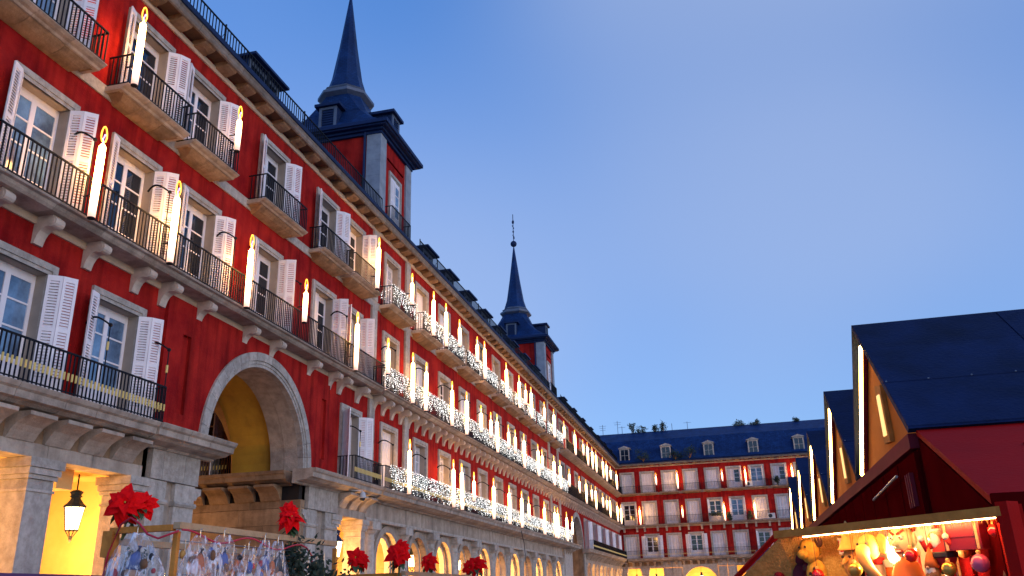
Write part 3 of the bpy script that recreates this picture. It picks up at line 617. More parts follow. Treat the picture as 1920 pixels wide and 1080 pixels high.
def tower(ya, yb, name_vane):
    yc = (ya + yb) / 2; wy = (yb - ya) / 2; wx = wy + .85; xc = -wx
    t = link('tower', MB().box(-2 * wx, 0, -wy, wy, 17.9, 22.8).mesh('tower', 'red'), palace, (0, yc - Y1, 0))
    for sx, sy_ in ((0, -1), (0, 1), (-2 * wx, -1), (-2 * wx, 1)):
        n = 6
        for i in range(n):
            z0 = 17.9 + 4.75 * i / n; z1 = 17.9 + 4.75 * (i + 1) / n
            x0, x1 = (-.62, .09) if sx == 0 else (-2 * wx - .09, -2 * wx + .62)
            y0_, y1_ = (-wy - .09, -wy + .62) if sy_ < 0 else (wy - .62, wy + .09)
            link('quoin', MB().box(x0, x1, y0_, y1_, z0 + .004, z1 - .004).mesh('quoin', 'tower_stone'), t)
    cb = MB()
    for z0, z1, o in ((22.45, 22.6, .14), (22.6, 22.72, .26), (22.72, 22.80, .46), (22.80, 22.98, .56)): cb.box(-2 * wx - o, o, -wy - o, wy + o, z0 + .002, z1)
    link('tower_cornice', cb.mesh('tower_cornice', 'slate_trim'), t)
    # bell-cast slate roof: square below, octagonal drum, needle
    def sq_oct(half, k, z, ex=0.):       # k = corner cut 0..~.586; ex = extra half depth
        c = half * (1 - k); return [(xc + sx_ * (a + ex), sy2 * b_, z) for sx_, sy2, a, b_ in ((1, -1, half, c), (1, 1, half, c), (1, 1, c, half), (-1, 1, c, half), (-1, 1, half, c), (-1, -1, half, c), (-1, -1, c, half), (1, -1, c, half))]
    def loft(secs):
        b = MB(); vs = [p for s in secs for p in s]
        b.add(vs, [(i * 8 + j, i * 8 + (j + 1) % 8, (i + 1) * 8 + (j + 1) % 8, (i + 1) * 8 + j) for i in range(len(secs) - 1) for j in range(8)] + [tuple(range((len(secs) - 1) * 8, len(secs) * 8))]); return b
    e = wy + .50
    link('bell_roof', loft([sq_oct(e, .01, 22.985, .85), sq_oct(e * .84, .03, 23.25, .75), sq_oct(e * .67, .08, 23.75, .55), sq_oct(e * .55, .18, 24.4, .32), sq_oct(e * .47, .34, 25.2, .12), sq_oct(e * .44, .45, 25.65)]).mesh('bell_roof', 'slate'), t)
    link('drum_moulding', loft([sq_oct(e * .44, .47, 25.66), sq_oct(e * .53, .5, 25.80), sq_oct(e * .53, .5, 25.95), sq_oct(e * .44, .5, 26.12), sq_oct(e * .46, .5, 26.2), sq_oct(e * .39, .55, 26.35)]).mesh('drum_moulding', 'lead'), t)
    link('spire', loft([sq_oct(e * .39, .56, 26.36), sq_oct(e * .295, .57, 27.2), sq_oct(e * .18, .58, 29.2), sq_oct(.05, .58, 32.5)]).mesh('spire', 'slate'), t)
    vb = MB(); vb.ball((xc, 0, 32.85), .30, 12, 8); vb.tube([(xc, 0, 32.4), (xc, 0, 35.9)], .035, 5)
    vb.box(xc - .02, xc + .02, -.35, .35, 34.55, 34.62); vb.box(xc - .015, xc + .015, .08, .42, 33.5, 33.75); vb.box(xc - .015, xc + .015, -.35, -.05, 33.6, 33.65); vb.ball((xc, 0, 34.1), .09); vb.ball((xc, 0, 35.1), .12, 6, 4, (1, .6, 1.8))
    link('weathervane', vb.mesh('weathervane', 'slate_trim'), t)
    for rz, dx, dy in ((0, 0, 0), (-math.pi / 2, -wx, -wy)):
        # dormers on the two faces in view; stone-framed window below
        d = link('dormer', MB().box(-1.6, -.04, -.46, .46, 23.05, 24.45).mesh('dm', 'slate_trim'), t, (dx, dy, 0), (0, 0, rz))
        link('dormer_roof', MB().box(-1.7, .16, -.66, .66, 24.455, 24.60).mesh('dr', 'slate_trim'), d)
        fr = MB()
        for q in ((-.46, -.32, 23.07, 24.44), (.32, .46, 23.07, 24.44), (-.32, .32, 24.3, 24.44), (-.32, .32, 23.07, 23.18)): fr.box(-.035, .02, *q)
        link('dormer_frame', fr.mesh('dfm', 'lead'), d)
        lv = MB()
        for i in range(8): lv.box(-.034, .0, -.31, .31, 23.22 + i * .132, 23.29 + i * .132)
        link('louvre', lv.mesh('lv', 'slate_trim'), d)
    link('panel_moulding', MB().box(0.002, .05, -1.0, 1.0, 21.6, 21.66).mesh('pm', 'kiosk_dark'), t)
    wn = link('window', KIND['third']['sur'], t, (0, 0, 18.25), (0, 0, 0), (1, .8, 1.05)); link('casement', KIND['third']['cas'], wn, (.305, 0, 0)); link('pane', KIND['third']['glass1']['glass_sky'], wn, (.306, 0, 0))
    link('shutter', KIND['third']['sh'], wn, (.05, -OW / 2, 0), (0, 0, 0))
    link('railing', railing_mesh(-1.2, 1.2, .40, 18.03, 19.0, .13, (1, 1), False).mesh('tr', 'iron'), t)
    link('downpipe', MB().tube([(-.70, -wy - .14, 18), (-.70, -wy - .14, 22.6)], .06).mesh('dp', 'slate_trim'), t)
tower(32.17, 36.0, 0); tower(68.35, 72.25, 1)

# ================================================================== far end of the row, with its own archway
Y2 = 92.0
row = tag(empty('end_house', (-14, Y2, 0)), 'red house with a shadowed archway between the palace and the plaza corner', 'building')
YE = 112.0
WW = [74.5, 77.2, 81.3, 85.3, 88.2, 91.1, 94.0, 96.8, 99.6, 102.4, 105.2, 108.0, 110.6]
A3Y = 80.3
r1 = [(y, (118, 112) if i % 2 else (0, 0), 'glass_dark') for i, y in enumerate(WW) if y > 85]
r2 = [(y, [(0, 0), (0, None), (0, 0)][i % 3], 'glass_dark') for i, y in enumerate(WW)]
r3 = [(y, [(0, None), (0, 0), (0, 0)][i % 3], 'glass_dark') for i, y in enumerate(WW)]
facade(row, Y2, 72.6, YE, r1, r2, r3, False, [(A3Y - 3.3, A3Y + 3.3, F1, 9.3)])
b = MB(); lo = lambda y: 6 + math.sqrt(max(0, 3.1 ** 2 - (y - A3Y) ** 2))
for i in range(24):
    a, c = A3Y - 3.1 + 6.2 * i / 24, A3Y - 3.1 + 6.2 * (i + 1) / 24; b.add([(0, a, lo(a)), (0, c, lo(c)), (0, c, 9.3), (0, a, 9.3)], [(0, 1, 2, 3)])
for a, c in ((A3Y - 3.3, A3Y - 3.1), (A3Y + 3.1, A3Y + 3.3)): b.add([(0, a, 6), (0, c, 6), (0, c, 9.3), (0, a, 9.3)], [(0, 1, 2, 3)])
link('arch_wall', b.mesh('aw', 'red'), row, (0, -Y2, 0))
for i in range(15):
    a0, a1 = math.pi * i / 15 + .003, math.pi * (i + 1) / 15 - .003
    link('voussoir', MB().prism_x([(-2.75 * math.cos(a0), 2.75 * math.sin(a0)), (-3.15 * math.cos(a0), 3.15 * math.sin(a0)), (-3.15 * math.cos(a1), 3.15 * math.sin(a1)), (-2.75 * math.cos(a1), 2.75 * math.sin(a1))], -.5, .08).mesh('vs', 'granite'), row, (0, A3Y - Y2, 6))
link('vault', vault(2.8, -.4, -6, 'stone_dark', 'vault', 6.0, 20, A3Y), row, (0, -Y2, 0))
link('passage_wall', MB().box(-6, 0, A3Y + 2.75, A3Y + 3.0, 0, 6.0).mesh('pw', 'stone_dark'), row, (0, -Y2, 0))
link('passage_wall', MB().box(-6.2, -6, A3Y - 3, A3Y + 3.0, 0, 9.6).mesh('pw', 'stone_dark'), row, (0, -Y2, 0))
core(row, Y2, 72.6, A3Y - 2.9, 5.3, z1=9.6); core(row, Y2, A3Y + 3.0, YE, 5.3, z1=9.6); core(row, Y2, 72.6, YE, 9.6)
for i in range(38): link('bracket', SCROLL, row, (0, 73.2 + i * 1.03 - Y2, 9.83), (0, 0, 0), (1, .9, 1))
long_balcony(row, Y2, 72.6, YE, F2, 11.0, SLAB2, 2.0, ends=(0, 0), knob=False)
long_balcony(row, Y2, 73.5, YE, 14.0, 14.9, BELLY, 2.4, .66, (1, 0), knob=False)
long_balcony(row, Y2, 85.2, YE, 5.985, 6.9, None, brass=True, ends=(1, 0), knob=False)
blocks(row, Y2, 'ledge_block', LEDGE, 73.4, A3Y - 2.6, 1.3, 5.98, 'stone'); blocks(row, Y2, 'ledge_block', LEDGE, A3Y + 2.6, YE, 1.5, 5.98, 'stone')
for seg in ((73.4, 76.8), (83.8, YE)):
    blocks(row, Y2, 'lintel_block', [(-.5, 0), (.03, 0), (.03, .285), (-.5, .285)], seg[0], seg[1], 2.2, 4.765, 'stone')
    link('frieze', MB().box(-.4, -.005, seg[0], seg[1], 5.05, 5.98).mesh('f', 'stone_dark'), row, (0, -Y2, 0))
    for i in range(int((seg[1] - seg[0]) / .9)): link('corbel', CORBEL_N, row, (0, seg[0] + .5 + i * .9 - Y2, 5.05))
for i in range(11): pier(row, Y2, 84.6 + i * 2.65)
for ya, yb in ((73.3, 76.9), (83.4, 84.3)): link('pier', MB().box(-.9, .08, ya, yb, 0, 5.6).mesh('pr', 'granite'), row, (0, -Y2, 0))
arcade(row, Y2, 83.4, YE)
rf3 = roof(row, Y2, 72.6, YE + 4, 5, 3.6); modillions(row, Y2, 73.0, YE - .6, 1.05); roof_rail(row, Y2, 73, YE - .5)
for i in range(7): dormer(row, Y2, 76.3 + i * 5.2, 17.9, .0, 1.4, 1.15, True)

# ================================================================== facade across the end of the square
far = tag(empty('far_house', (0, 112, 0), -math.pi / 2), 'red house facing down the square, steep slate roof with dormers above four storeys', 'building')
BX = [-12.52, -9.9, -7.13, -4.38, -1.65, 1.06, 3.85, 6.6, 9.35, 12.1, 14.85, 17.6]
stB = [(0, 0), (0, 0), (0, 0), (0, 0), (0, 0), (0, 90), (80, 80), (0, 80), (0, 0), (0, 0), (0, 0), (0, 0)]
B3 = [(y, stB[i], 'glass_sky' if i == 6 else 'glass_dark') for i, y in enumerate(BX)]
B2s = [(100, 100), (0, 0), (0, 0), (0, 0), (96, 96), (100, 100), (0, 0), (0, 0), (0, 0), (0, 0), (0, 0), (0, 0)]
B2 = [(y, B2s[i], ['glass_dark', 'glass_sky'][i == 5]) for i, y in enumerate(BX)]
B1s = [(0, 0), (172, 172), (0, 0), (172, 172), (0, 0), (0, 0), (100, 100), (0, 0), (0, 0), (0, 0), (0, 0), (0, 0)]
B1 = [(y, B1s[i], 'glass_dark') for i, y in enumerate(BX)]
facade(far, 0, -14, 22, B1, B2, B3, False)
core(far, 0, -14, 22, 5.3)
for y in BX:
    for d in (-.82, .82): link('bracket', SCROLL, far, (0, y + d, 9.83), (0, 0, 0), (1, .9, 1))
long_balcony(far, 0, -13.2, 22, F2, 11.0, SLAB2, 2.74, ends=(0, 0), knob=False, bar=.14)
for i, y in enumerate(BX): balcony3(far, 0, y - 1.25, y + 1.25, False, .14)
long_balcony(far, 0, -13.1, 22, 5.985, 6.9, None, brass=True, ends=(0, 0), knob=False, bar=.14)
blocks(far, 0, 'ledge_block', LEDGE, -13.1, 22, 1.37, 5.98, 'stone')
link('frieze', MB().box(-.4, -.005, -14, 22, 5.05, 5.98).mesh('f', 'stone_dark'), far)
for a, c in ((-14, -8.6), (-.2, 22)):
    blocks(far, 0, 'lintel_block', [(-.5, 0), (.03, 0), (.03, .285), (-.5, .285)], a, c, 2.0, 4.765, 'stone')
for i in range(40): link('corbel', CORBEL_N, far, (0, -13.4 + i * .9, 5.05))
for y in (-13.8, -11.1, 1.6, 4.3, 7.0, 9.7, 12.4): pier(far, 0, y, .9)
for ya, yb in ((-8.8, -6.5), (-2.1, .15)):
    for c0, c1 in ((ya, ya + 1.1), (ya + 1.15, yb)):
        for z0, z1 in ((0, 1.6), (1.6, 3.2), (3.2, 4.75), (4.8, 5.5)): link('pier_block', MB().box(-.8, .08, c0 + .005, c1 - .005, z0 + .005, z1 - .005).mesh('pb', 'granite'), far)
b = MB(); lo = lambda y: 2.6 + math.sqrt(max(0, 2.15 ** 2 - (y + 4.3) ** 2))
for i in range(20):
    a, c = -6.45 + 4.3 * i / 20, -6.45 + 4.3 * (i + 1) / 20; b.prism_x([(a, lo(a)), (c, lo(c)), (c, 5.06), (a, 5.06)], -.7, .02)
link('arch', b.mesh('ar', 'granite'), far)
arcade(far, 0, -14, 22); modillions(far, 0, -13.3, 21, 1.05)
b = MB().add([(.3, -14.3, 18.0), (.3, 22, 18.0), (-2.6, 22, 21.3), (-2.6, -15.5, 21.3), (-5.5, 22, 22.9), (-5.5, -17, 22.9), (-11, 22, 18), (-11, -17, 18)], [(0, 1, 2, 3), (3, 2, 4, 5), (5, 4, 6, 7)])
link('roof', b.mesh('roof', 'slate'), far)
for y in (-12.6, -7.2, -1.72, 3.85, 9.45, 15): dormer(far, 0, y, 18.2, -.05, 1.25, 1.70, False, 'white')
link('chimney', MB().box(-4, -3.2, 18, 18.9, 21, 24).mesh('ch', 'red'), far)
# corner between the two rows
link('roof_infill', MB().add([(.25, 107, 18.0), (.25, 112.3, 18.0), (-5, 117, 21.6), (-5, 107, 21.6)], [(0, 1, 2, 3)]).mesh('ri', 'slate'), row, (0, -Y2, 0))

# ------------------------------------------------------------------ candles (x, y, base z, top z, lean) measured on the balconies
TALL, SHORT = 2.40, 1.62
def candle_meshes(total):
    H = total - .62; r = .082
    body = MB().lathe([(r * .96, 0), (r, .03), (r, H * .8), (r * .92, H), (r * .4, H + .07)], 12).mesh('body', 'candle_body', True)
    loop = MB(); pts = []
    for i in range(17):
        t = 2 * math.pi * i / 16; yy = .105 * math.sin(t) * (1 - .28 * (1 - math.cos(t)) / 2 * 1.2); zz = H + .33 - .20 * math.cos(t)
        pts.append((0, yy, zz))
    loop.tube(pts, .019, 6, None, False)
    inn = MB().tube([(0, .01, H + .06), (0, -.02, H + .2), (0, .03, H + .34)], .02, 5)
    foot = MB().lathe([(r * .9, -.035), (r * 1.02, -.03), (r * 1.02, -.004), (r * .9, -.002)], 12)
    return body, loop.mesh('flame_loop', 'flame_tube', True), inn.mesh('wick', 'flame_blue'), foot.mesh('base', 'iron')
CM = {True: candle_meshes(TALL), False: candle_meshes(SHORT)}
def candle(x, y, z, tall, lean, label, group, rz=0):
    o = empty('candle_light', (x, y, z), rz); tag(o, label, 'candle', group); o.rotation_euler = (lean, 0, rz)
    bd, fl, wk, ft = CM[tall]; link('body', bd, o); link('flame', fl, o); link('wick', wk, o); link('base', ft, o)
    link('mount', MB_MOUNT, o)
MB_MOUNT = MB().box(-.30, -.10, -.012, .012, .55, .58).mesh('mount', 'iron')
LEVEL = {1: (5.95, 'first'), 2: (9.90, 'second'), 3: (13.80, 'third')}
CANDLES = [  # (storey, y, tall, lean)
    (3, 14.85, 1, 0), (3, 19.37, 0, 0), (2, 14.15, 1, 0), (2, 16.97, 1, 0), (2, 20.6, 1, 0), (2, 24.1, 0, 0), (2, 28.27, 1, 0)]
import_px = None
P = [(3, [(30.05, 1), (34.06, 0), (37.02, 1), (39.0, 1), (41.3, 0), (44.6, 0), (46.15, 1), (51.27, 1), (54.7, 1), (56.6, 0), (58.4, 1), (62.9, 0), (66.6, 1), (70.9, 0), (76.2, 1), (80.6, 0), (83.2, 1), (86.1, 1), (88.6, 1), (93.5, 1), (96.2, 1), (99.6, 0), (104.9, 1)]),
     (2, [(31.4, 0), (34.3, 1), (36.0, 1), (39.9, 1), (42.4, 1), (45.2, 0), (47.2, 0), (48.66, 1), (51.4, 0), (53.1, 0), (55.6, 1), (60.0, 1), (61.3, 0), (65.7, 1), (68.3, 1), (72.2, 0), (77.3, 0), (80.9, 1), (84.3, 0), (86.9, 1), (91.8, 0), (94.7, 0), (97.2, 1), (103.6, 1), (106.9, 1)]),
     (1, [(34.03, 1), (40.1, 1), (41.5, 1), (43.6, 0), (47.5, 1), (51.2, 1), (54.3, 1), (56.4, 0), (61.3, 1), (65.2, 1), (66.2, 1), (70.1, 1), (72.5, 0)])]
for s_, lst in P:
    for y, tall in lst: CANDLES.append((s_, y, tall, rnd.uniform(-.05, .05)))
ORD = 'first second third fourth fifth sixth seventh eighth ninth tenth eleventh twelfth thirteenth fourteenth fifteenth sixteenth seventeenth eighteenth'.split()
cnt = {}
for s_, y, tall, lean in sorted(CANDLES, key=lambda c: c[1] if 31.7 <= c[1] < 72.6 else -c[1]):
    z, nm = LEVEL[s_]; part_ = 0 if y < 31.7 else (1 if y < 72.6 else 2); k = cnt.get((s_, part_), 0); cnt[(s_, part_)] = k + 1
    where = ('on the near house, %s storey, %s from the palace', 'on the palace, %s storey, %s from the near spire', 'beside the plaza corner, %s storey, %s from the corner')[part_] % (nm, ORD[k])
    candle(-13.0, y, z + (0 if tall else .62), bool(tall), lean, '%s glowing candle light %s' % ('tall' if tall else 'short', where), 'candle lights along the long row')
for s_, lst in ((3, [(-8.7, 0), (-6.0, 1), (-.4, 0), (2.45, 1), (8.1, 1)]), (2, [(-11.1, 1), (-5.75, 0), (-.6, 1), (3.1, 1)])):
    for k, (x, tall) in enumerate(lst):
        z, nm = LEVEL[s_]
        candle(x, 111.0, z + (.4 if s_ == 3 else .1) + (0 if tall else .62), bool(tall), 0, '%s glowing candle light across the square, %s storey, %s from the plaza corner' % ('tall' if tall else 'short', nm, ORD[k]), 'candle lights across the square', -math.pi / 2)

# ------------------------------------------------------------------ curtains of fairy lights on the palace balconies
def garland(name, ya, yb, z0, z1, x, per, label, group, ret=True):
    o = empty(name, (-14, (ya + yb) / 2, z0)); tag(o, label, 'light garland', group)
    b = [MB(), MB()]; wv = MB(); L = yb - ya; H = z1 - z0
    def bulb(px, py, pz):
        r = rnd.choice((.008, .011, .014, .018, .022)); q = b[0] if rnd.random() < .55 else b[1]
        q.add([(px - r, py, pz), (px, py - r, pz), (px + r, py, pz), (px, py + r, pz), (px, py, pz - r), (px, py, pz + r)],
              [(0, 1, 5), (1, 2, 5), (2, 3, 5), (3, 0, 5), (1, 0, 4), (2, 1, 4), (3, 2, 4), (0, 3, 4)])
    spots = [(x, -L / 2 + L * (i + rnd.uniform(-.35, .35)) / int(L * 14)) for i in range(int(L * 14) + 1)] + ([(x * (i + .5) / 6, -L / 2) for i in range(6)] if ret else [])
    for px, py in spots:
        ln = H * rnd.uniform(.55, 1.08); ph = rnd.uniform(0, 6.3); nb = int(ln / .078); pts = []
        for k in range(nb):
            q = (px + .03 * math.sin(ph + k * .8) + rnd.uniform(-.015, .02), py + .045 * math.sin(ph * 2 + k * .55) + rnd.uniform(-.02, .02), H * rnd.uniform(.97, 1.02) - k * .078); bulb(*q)
            if k % 3 == 0: pts.append(q)
        if len(pts) > 1: wv.tube(pts, .005, 3, None, False)
    for q, mn in zip(b, ('bulb_white', 'bulb_soft')): tag(link('bulbs', q.mesh('bulbs', mn), o), kind='stuff')
    tag(link('wires', wv.mesh('wires', 'bulb_wire'), o), kind='stuff')
for i, y in enumerate(WC):
    garland('light_curtain', y - 1.42, y + 1.42, 14.0, 14.92, .72, 100, 'white fairy-light curtain on the %s small third-storey balcony from the near spire' % ORD[i], 'fairy lights on the third storey')
bays = [31.5] + [(a + c) / 2 for a, c in zip(WC, WC[1:])] + [72.3]
for k, (a, c) in enumerate(zip(bays, bays[1:])):
    garland('light_curtain', a, c, 10.0, 11.0, .82, 100, 'white fairy-light curtain on the long second-storey balcony, %s palace bay from the near spire' % ORD[k], 'fairy lights on the second storey', False)
    garland('light_curtain', a + (.9 if a < 32 else 0), c + (.9 if c > 72 else 0), 5.98, 6.98, .82, 100, 'white fairy-light curtain above the arcade arches, %s palace bay from the near spire' % ORD[k], 'fairy lights on the first storey', False)

# ------------------------------------------------------------------ arcade lanterns
def lantern_meshes():
    rod = MB().tube([(0, 0, .85), (0, 0, 1.55)], .018, 6).box(-.10, .10, -.02, .02, 1.52, 1.55)
    cap = MB().lathe([(.27, .42), (.28, .45), (.20, .52), (.13, .62), (.11, .66), (.16, .70), (.12, .72), (.17, .80), (.10, .84), (.03, .86)], 8)
    glass = MB().lathe([(.15, -.12), (.235, .415)], 8)
    fr = MB()
    for j in range(8):
        t = 2 * math.pi * (j + .5) / 8; fr.tube([(.155 * math.cos(t), .155 * math.sin(t), -.13), (.243 * math.cos(t), .243 * math.sin(t), .42)], .012, 4)
        fr.tube([(.155 * math.cos(t), .155 * math.sin(t), -.13), (.04 * math.cos(t), .04 * math.sin(t), -.30)], .010, 4)
    fr.lathe([(.165, -.15), (.165, -.12)], 8); fr.lathe([(.01, -.42), (.04, -.36), (.05, -.30), (.02, -.27)], 8)
    return rod.mesh('rod', 'iron'), cap.mesh('cap', 'slate_trim'), glass.mesh('glass', 'lamp_glass'), fr.mesh('frame', 'iron')
LM = lantern_meshes()
def lantern(x, y, z, label, energy, group=None):
    o = empty('arcade_lantern', (x, y, z)); tag(o, label, 'lantern', group)
    link('rod', LM[0], o); link('cap', LM[1], o); link('glass', LM[2], o); link('frame', LM[3], o)
    ld = bpy.data.lights.new('lantern_bulb', 'POINT'); ld.energy = energy; ld.color = (1, .48, .12); ld.shadow_soft_size = .25
    lo_ = bpy.data.objects.new('lantern_bulb', ld); col.objects.link(lo_); lo_.parent = o; lo_.location = (0, 0, -.55)
lantern(-16, 18.4, 3.75, 'hanging glass lantern lit between the square piers of the near arcade', 150)
lantern(-16.2, 11.6, 3.75, 'hanging glass lantern lit in the outer bay of the near arcade', 150)
lantern(-16.3, 14.4, 3.75, 'hanging glass lantern lit behind the square pier of the near arcade', 120)
lantern(-18.5, 24.3, 3.6, 'hanging glass lantern lit deep inside the great archway passage', 45)
lantern(-14.3, 29.9, 3.45, 'hanging glass lantern lit in the narrow bay beside the archway pier', 150)
for k, y in enumerate(CY[:-1:2]): lantern(-15.6, y + 1.3, 3.45, 'lit hanging lantern behind the round palace columns, %s from the near house' % ORD[k], 300, 'lanterns in the palace arcade')
for k, y in enumerate((107.0, 100.0, 93.5, 87.0)): lantern(-16.0, y, 3.45, 'lit hanging lantern under the long row, %s from the plaza corner' % ORD[k], 300, 'lanterns near the plaza corner')
for k, x in enumerate((-12.4, -9.9, -4.3, 2.8, 7.5)): lantern(x, 114.0, 3.3, 'lit hanging lantern under the house across the square, %s from the plaza corner' % ORD[k], 300, 'lanterns across the square')

# ------------------------------------------------------------------ market kiosks with tent roofs (gable ends towards the square)
KX, KZ, KW, KH = 1.23, 2.68, 2.65, 1.12
def kiosk(k):
    y = 6.08 + KW * k; ord_ = ORD[k]
    o = empty('market_kiosk', (KX, y + KW / 2, 0)); tag(o, 'dark-roofed tent-gabled market kiosk with a lit gable strip, %s from the lit display' % ord_, 'kiosk', 'row of market kiosks')
    h = KW / 2
    link('gable', MB().prism_x([(-h + .02, KZ - .02), (h - .02, KZ - .02), (0.10, KZ + KH - .06)], .04, .10).mesh('gable', 'kiosk_gable'), o)
    def slope(s): # roof slab, overhanging the gable
        return MB().prism_x([(s * (h + .02), KZ - .02), (.10, KZ + KH), (.10, KZ + KH + .05), (s * (h + .07), KZ + .0)] if s > 0 else [(s * (h + .02), KZ - .02), (s * (h + .07), KZ), (.10, KZ + KH + .05), (.10, KZ + KH)], -.02, 3.4)
    for s in (-1, 1):
        rs = link('roof_slope', slope(s).mesh('roof_slope', 'kiosk_roof'), o)
        yy = lambda t: s * (h + .07) + (.10 - s * (h + .07)) * t; zz = lambda t: KZ + (KH + .05) * t
        for t0, t1 in ((.012, .36), (.366, .70), (.706, .985)):
            for i in range(3):
                x0, x1 = -.018 + i * 1.14, 1.112 + i * 1.14; q = rnd.uniform(.006, .012)
                link('roof_panel', MB().add([(x, yy(t), zz(t) + k_) for k_ in (.002, q) for x, t in ((x0, t0), (x1, t0), (x1, t1), (x0, t1))], [(3, 2, 1, 0), (4, 5, 6, 7), (0, 1, 5, 4), (1, 2, 6, 5), (2, 3, 7, 6), (3, 0, 4, 7)]).mesh('roof_panel', 'kiosk_roof'), rs)
        for i in range(12): link('screw', MB().ball((-.0 + i * .29, yy(.37), zz(.37) + .012), .008, 5, 4).mesh('screw', 'steel'), rs)
    link('eave_beam', MB().box(-.02, .06, -h, h, KZ - .12, KZ - .022).mesh('eave_beam', 'kiosk_trim'), o)
    # light strip along the far rake of the gable
    a, c = Vector((.0, -.10, KZ + KH - .20)), Vector((.0, h - .31, KZ + .0))
    link('light_strip', MB().tube([a, c], .022, 8).mesh('light_strip', 'led'), o)
    link('strip_rail', MB().tube([a + Vector((.02, -.07, 0)), c + Vector((.02, -.07, 0))], .022, 6).mesh('strip_rail', 'kiosk_trim'), o)
    w_ = link('gable_window', MB().prism_x([(-.55, KZ + .05), (-.29, KZ + .07), (-.30, KZ + .53), (-.53, KZ + .49)], .005, .038).mesh('gable_window', 'wood'), o)
    link('pane', MB().prism_x([(-.48, KZ + .11), (-.36, KZ + .12), (-.36, KZ + .44), (-.47, KZ + .43)], -.004, .004).mesh('pane', 'glass_warm'), w_)
    wl = MB().box(.03, 3.3, -h + .01, h - .01, 0, KZ - .125) if k else MB().box(.03, 3.3, -h + .02, h - .01, 0, KZ - .125)
    link('wall', wl.mesh('wall', 'kiosk_dark'), o)
    for i in range(4): link('wall_board', MB().box(.0, .028, -h + .02 + i * KW / 4, -h + KW / 4 - .01 + i * KW / 4, 0, KZ - .14).mesh('wb', 'kiosk_dark'), o)
    if k == 0:
        b = MB().prism_x([(-h - .02, KZ - .04), (-h - .02, KZ), (-h - 1.36, KZ - .57), (-h - 1.36, KZ - .61)], .03, 3.4)
        link('front_canopy', b.mesh('front_canopy', 'kiosk_red'), o)
        link('canopy_cheek', MB().prism_x([(-h, KZ - .06), (-h - 1.32, KZ - .62), (-h - 1.32, 0), (-h, 0)], .04, .07).mesh('canopy_cheek', 'kiosk_dark'), o)
        link('front_wall', MB().box(.5, 3.3, -h - .55, -h - .50, 0, KZ - .2).mesh('front_wall', 'kiosk_red'), o)
        link('front_post', MB().box(.045, .14, -h - 1.44, -h - 1.325, 0, KZ - .62).mesh('fp', 'kiosk_red'), o)
        link('canopy_fascia', MB().box(.03, 3.4, -h - 1.40, -h - 1.365, KZ - .70, KZ - .56).mesh('cf', 'kiosk_dark'), o)
        for i in range(4): link('front_panel', MB().box(.26 + i * .40, .60 + i * .40, -h - 1.33, -h - 1.28, 0, KZ - .72).mesh('fpn', 'kiosk_red'), o)
    return o
mat('glass_warm', (.7, .5, .25), emit=(1, .62, .2), es=.45)
kiosks = [kiosk(k) for k in range(5)]
k0 = kiosks[0]
link('gas_strut', MB().tube([(-.06, -1.9 + 1.0, 2.43), (-.06, .25, 2.38)], .011, 6).mesh('gas_strut', 'steel'), k0)
for i in range(3): link('vent_slat', MB().box(-.03, -.002, -1.18 + i * .07, -1.15 + i * .07, 2.20, 2.42).mesh('vs', 'kiosk_trim'), k0)
# blue ribbed stall front further along the kiosk row
o = tag(empty('ribbed_stall_front', (.22, 12, 0)), 'blue ribbed stall front standing beside the kiosks, behind the lit display', 'stall')
link('panel', MB().box(0, .06, -5.2, 7, 0, 2.0).mesh('panel', 'blue_panel'), o); link('back_panel', MB().box(.5, .56, -4.2, 7, 0, 2.2).mesh('back_panel', 'blue_panel'), o)
for i in range(30): link('rib', MB().box(-.06, -.002, -5.15 + i * .4, -5.03 + i * .4, 0, 1.99).mesh('rib', 'blue_panel'), o)

# ------------------------------------------------------------------ lit display of the nearest stall
DZ = 2.05
ds = tag(empty('display_stall', (.3005, 5.690, 0), math.atan2(-.7431, .6692)), 'brightly lit stall window framed in wood, hung with masks and toys', 'stall')
def dp(s, d, z): return ds.matrix_basis @ Vector((s, d, z))
bpy.context.view_layer.update()
link('top_board', MB().box(-.04, 1.46, -.03, .03, DZ - .045, DZ + .0).mesh('top_board', 'wood'), ds)
link('ceiling', MB().add([(-.02, .03, DZ - .02), (1.44, .03, DZ - .02), (1.44, .75, DZ + .03), (-.02, .75, DZ + .03)], [(0, 1, 2, 3)]).mesh('ceiling', 'straw'), ds)
fr = MB()
for i in range(95):
    s_ = .0 + i * .0151; l_ = rnd.uniform(.02, .05); fr.add([(s_, .05, DZ - .03), (s_ + .011, .05, DZ - .03), (s_ + .007 + rnd.uniform(-.01, .01), .055, DZ - .04 - l_)], [(0, 1, 2)])
tag(link('straw_fringe', fr.mesh('straw_fringe', 'straw'), ds), kind='stuff')
link('side_panel', MB().add([(-.02, .0, DZ - .04), (-1.35, .0, DZ - .80), (-.45, .7, DZ - .80), (.16, .7, DZ - .0)], [(0, 1, 2, 3)]).mesh('side_panel', 'straw'), ds)
link('side_trim', MB().tube([(-.03, -.01, DZ - .02), (-1.40, -.01, DZ - .82)], .018, 6).mesh('side_trim', 'kiosk_red'), ds)
link('back_panel', MB().box(.0, 1.44, .70, .73, 0.9, DZ + .02).mesh('back_panel', 'cream'), ds)
link('right_post', MB().box(1.44, 1.50, -.03, .06, 0, DZ + .02).mesh('right_post', 'kiosk_red'), ds)
link('right_panel', MB().box(1.42, 1.44, .06, .7, 0, DZ).mesh('right_panel', 'kiosk_red'), ds)
link('counter', MB().box(-.9, 1.44, .0, .7, .85, .9).mesh('counter', 'wood'), ds); link('counter_front', MB().box(-.9, 1.44, .0, .03, 0, .85).mesh('cf', 'kiosk_red'), ds)
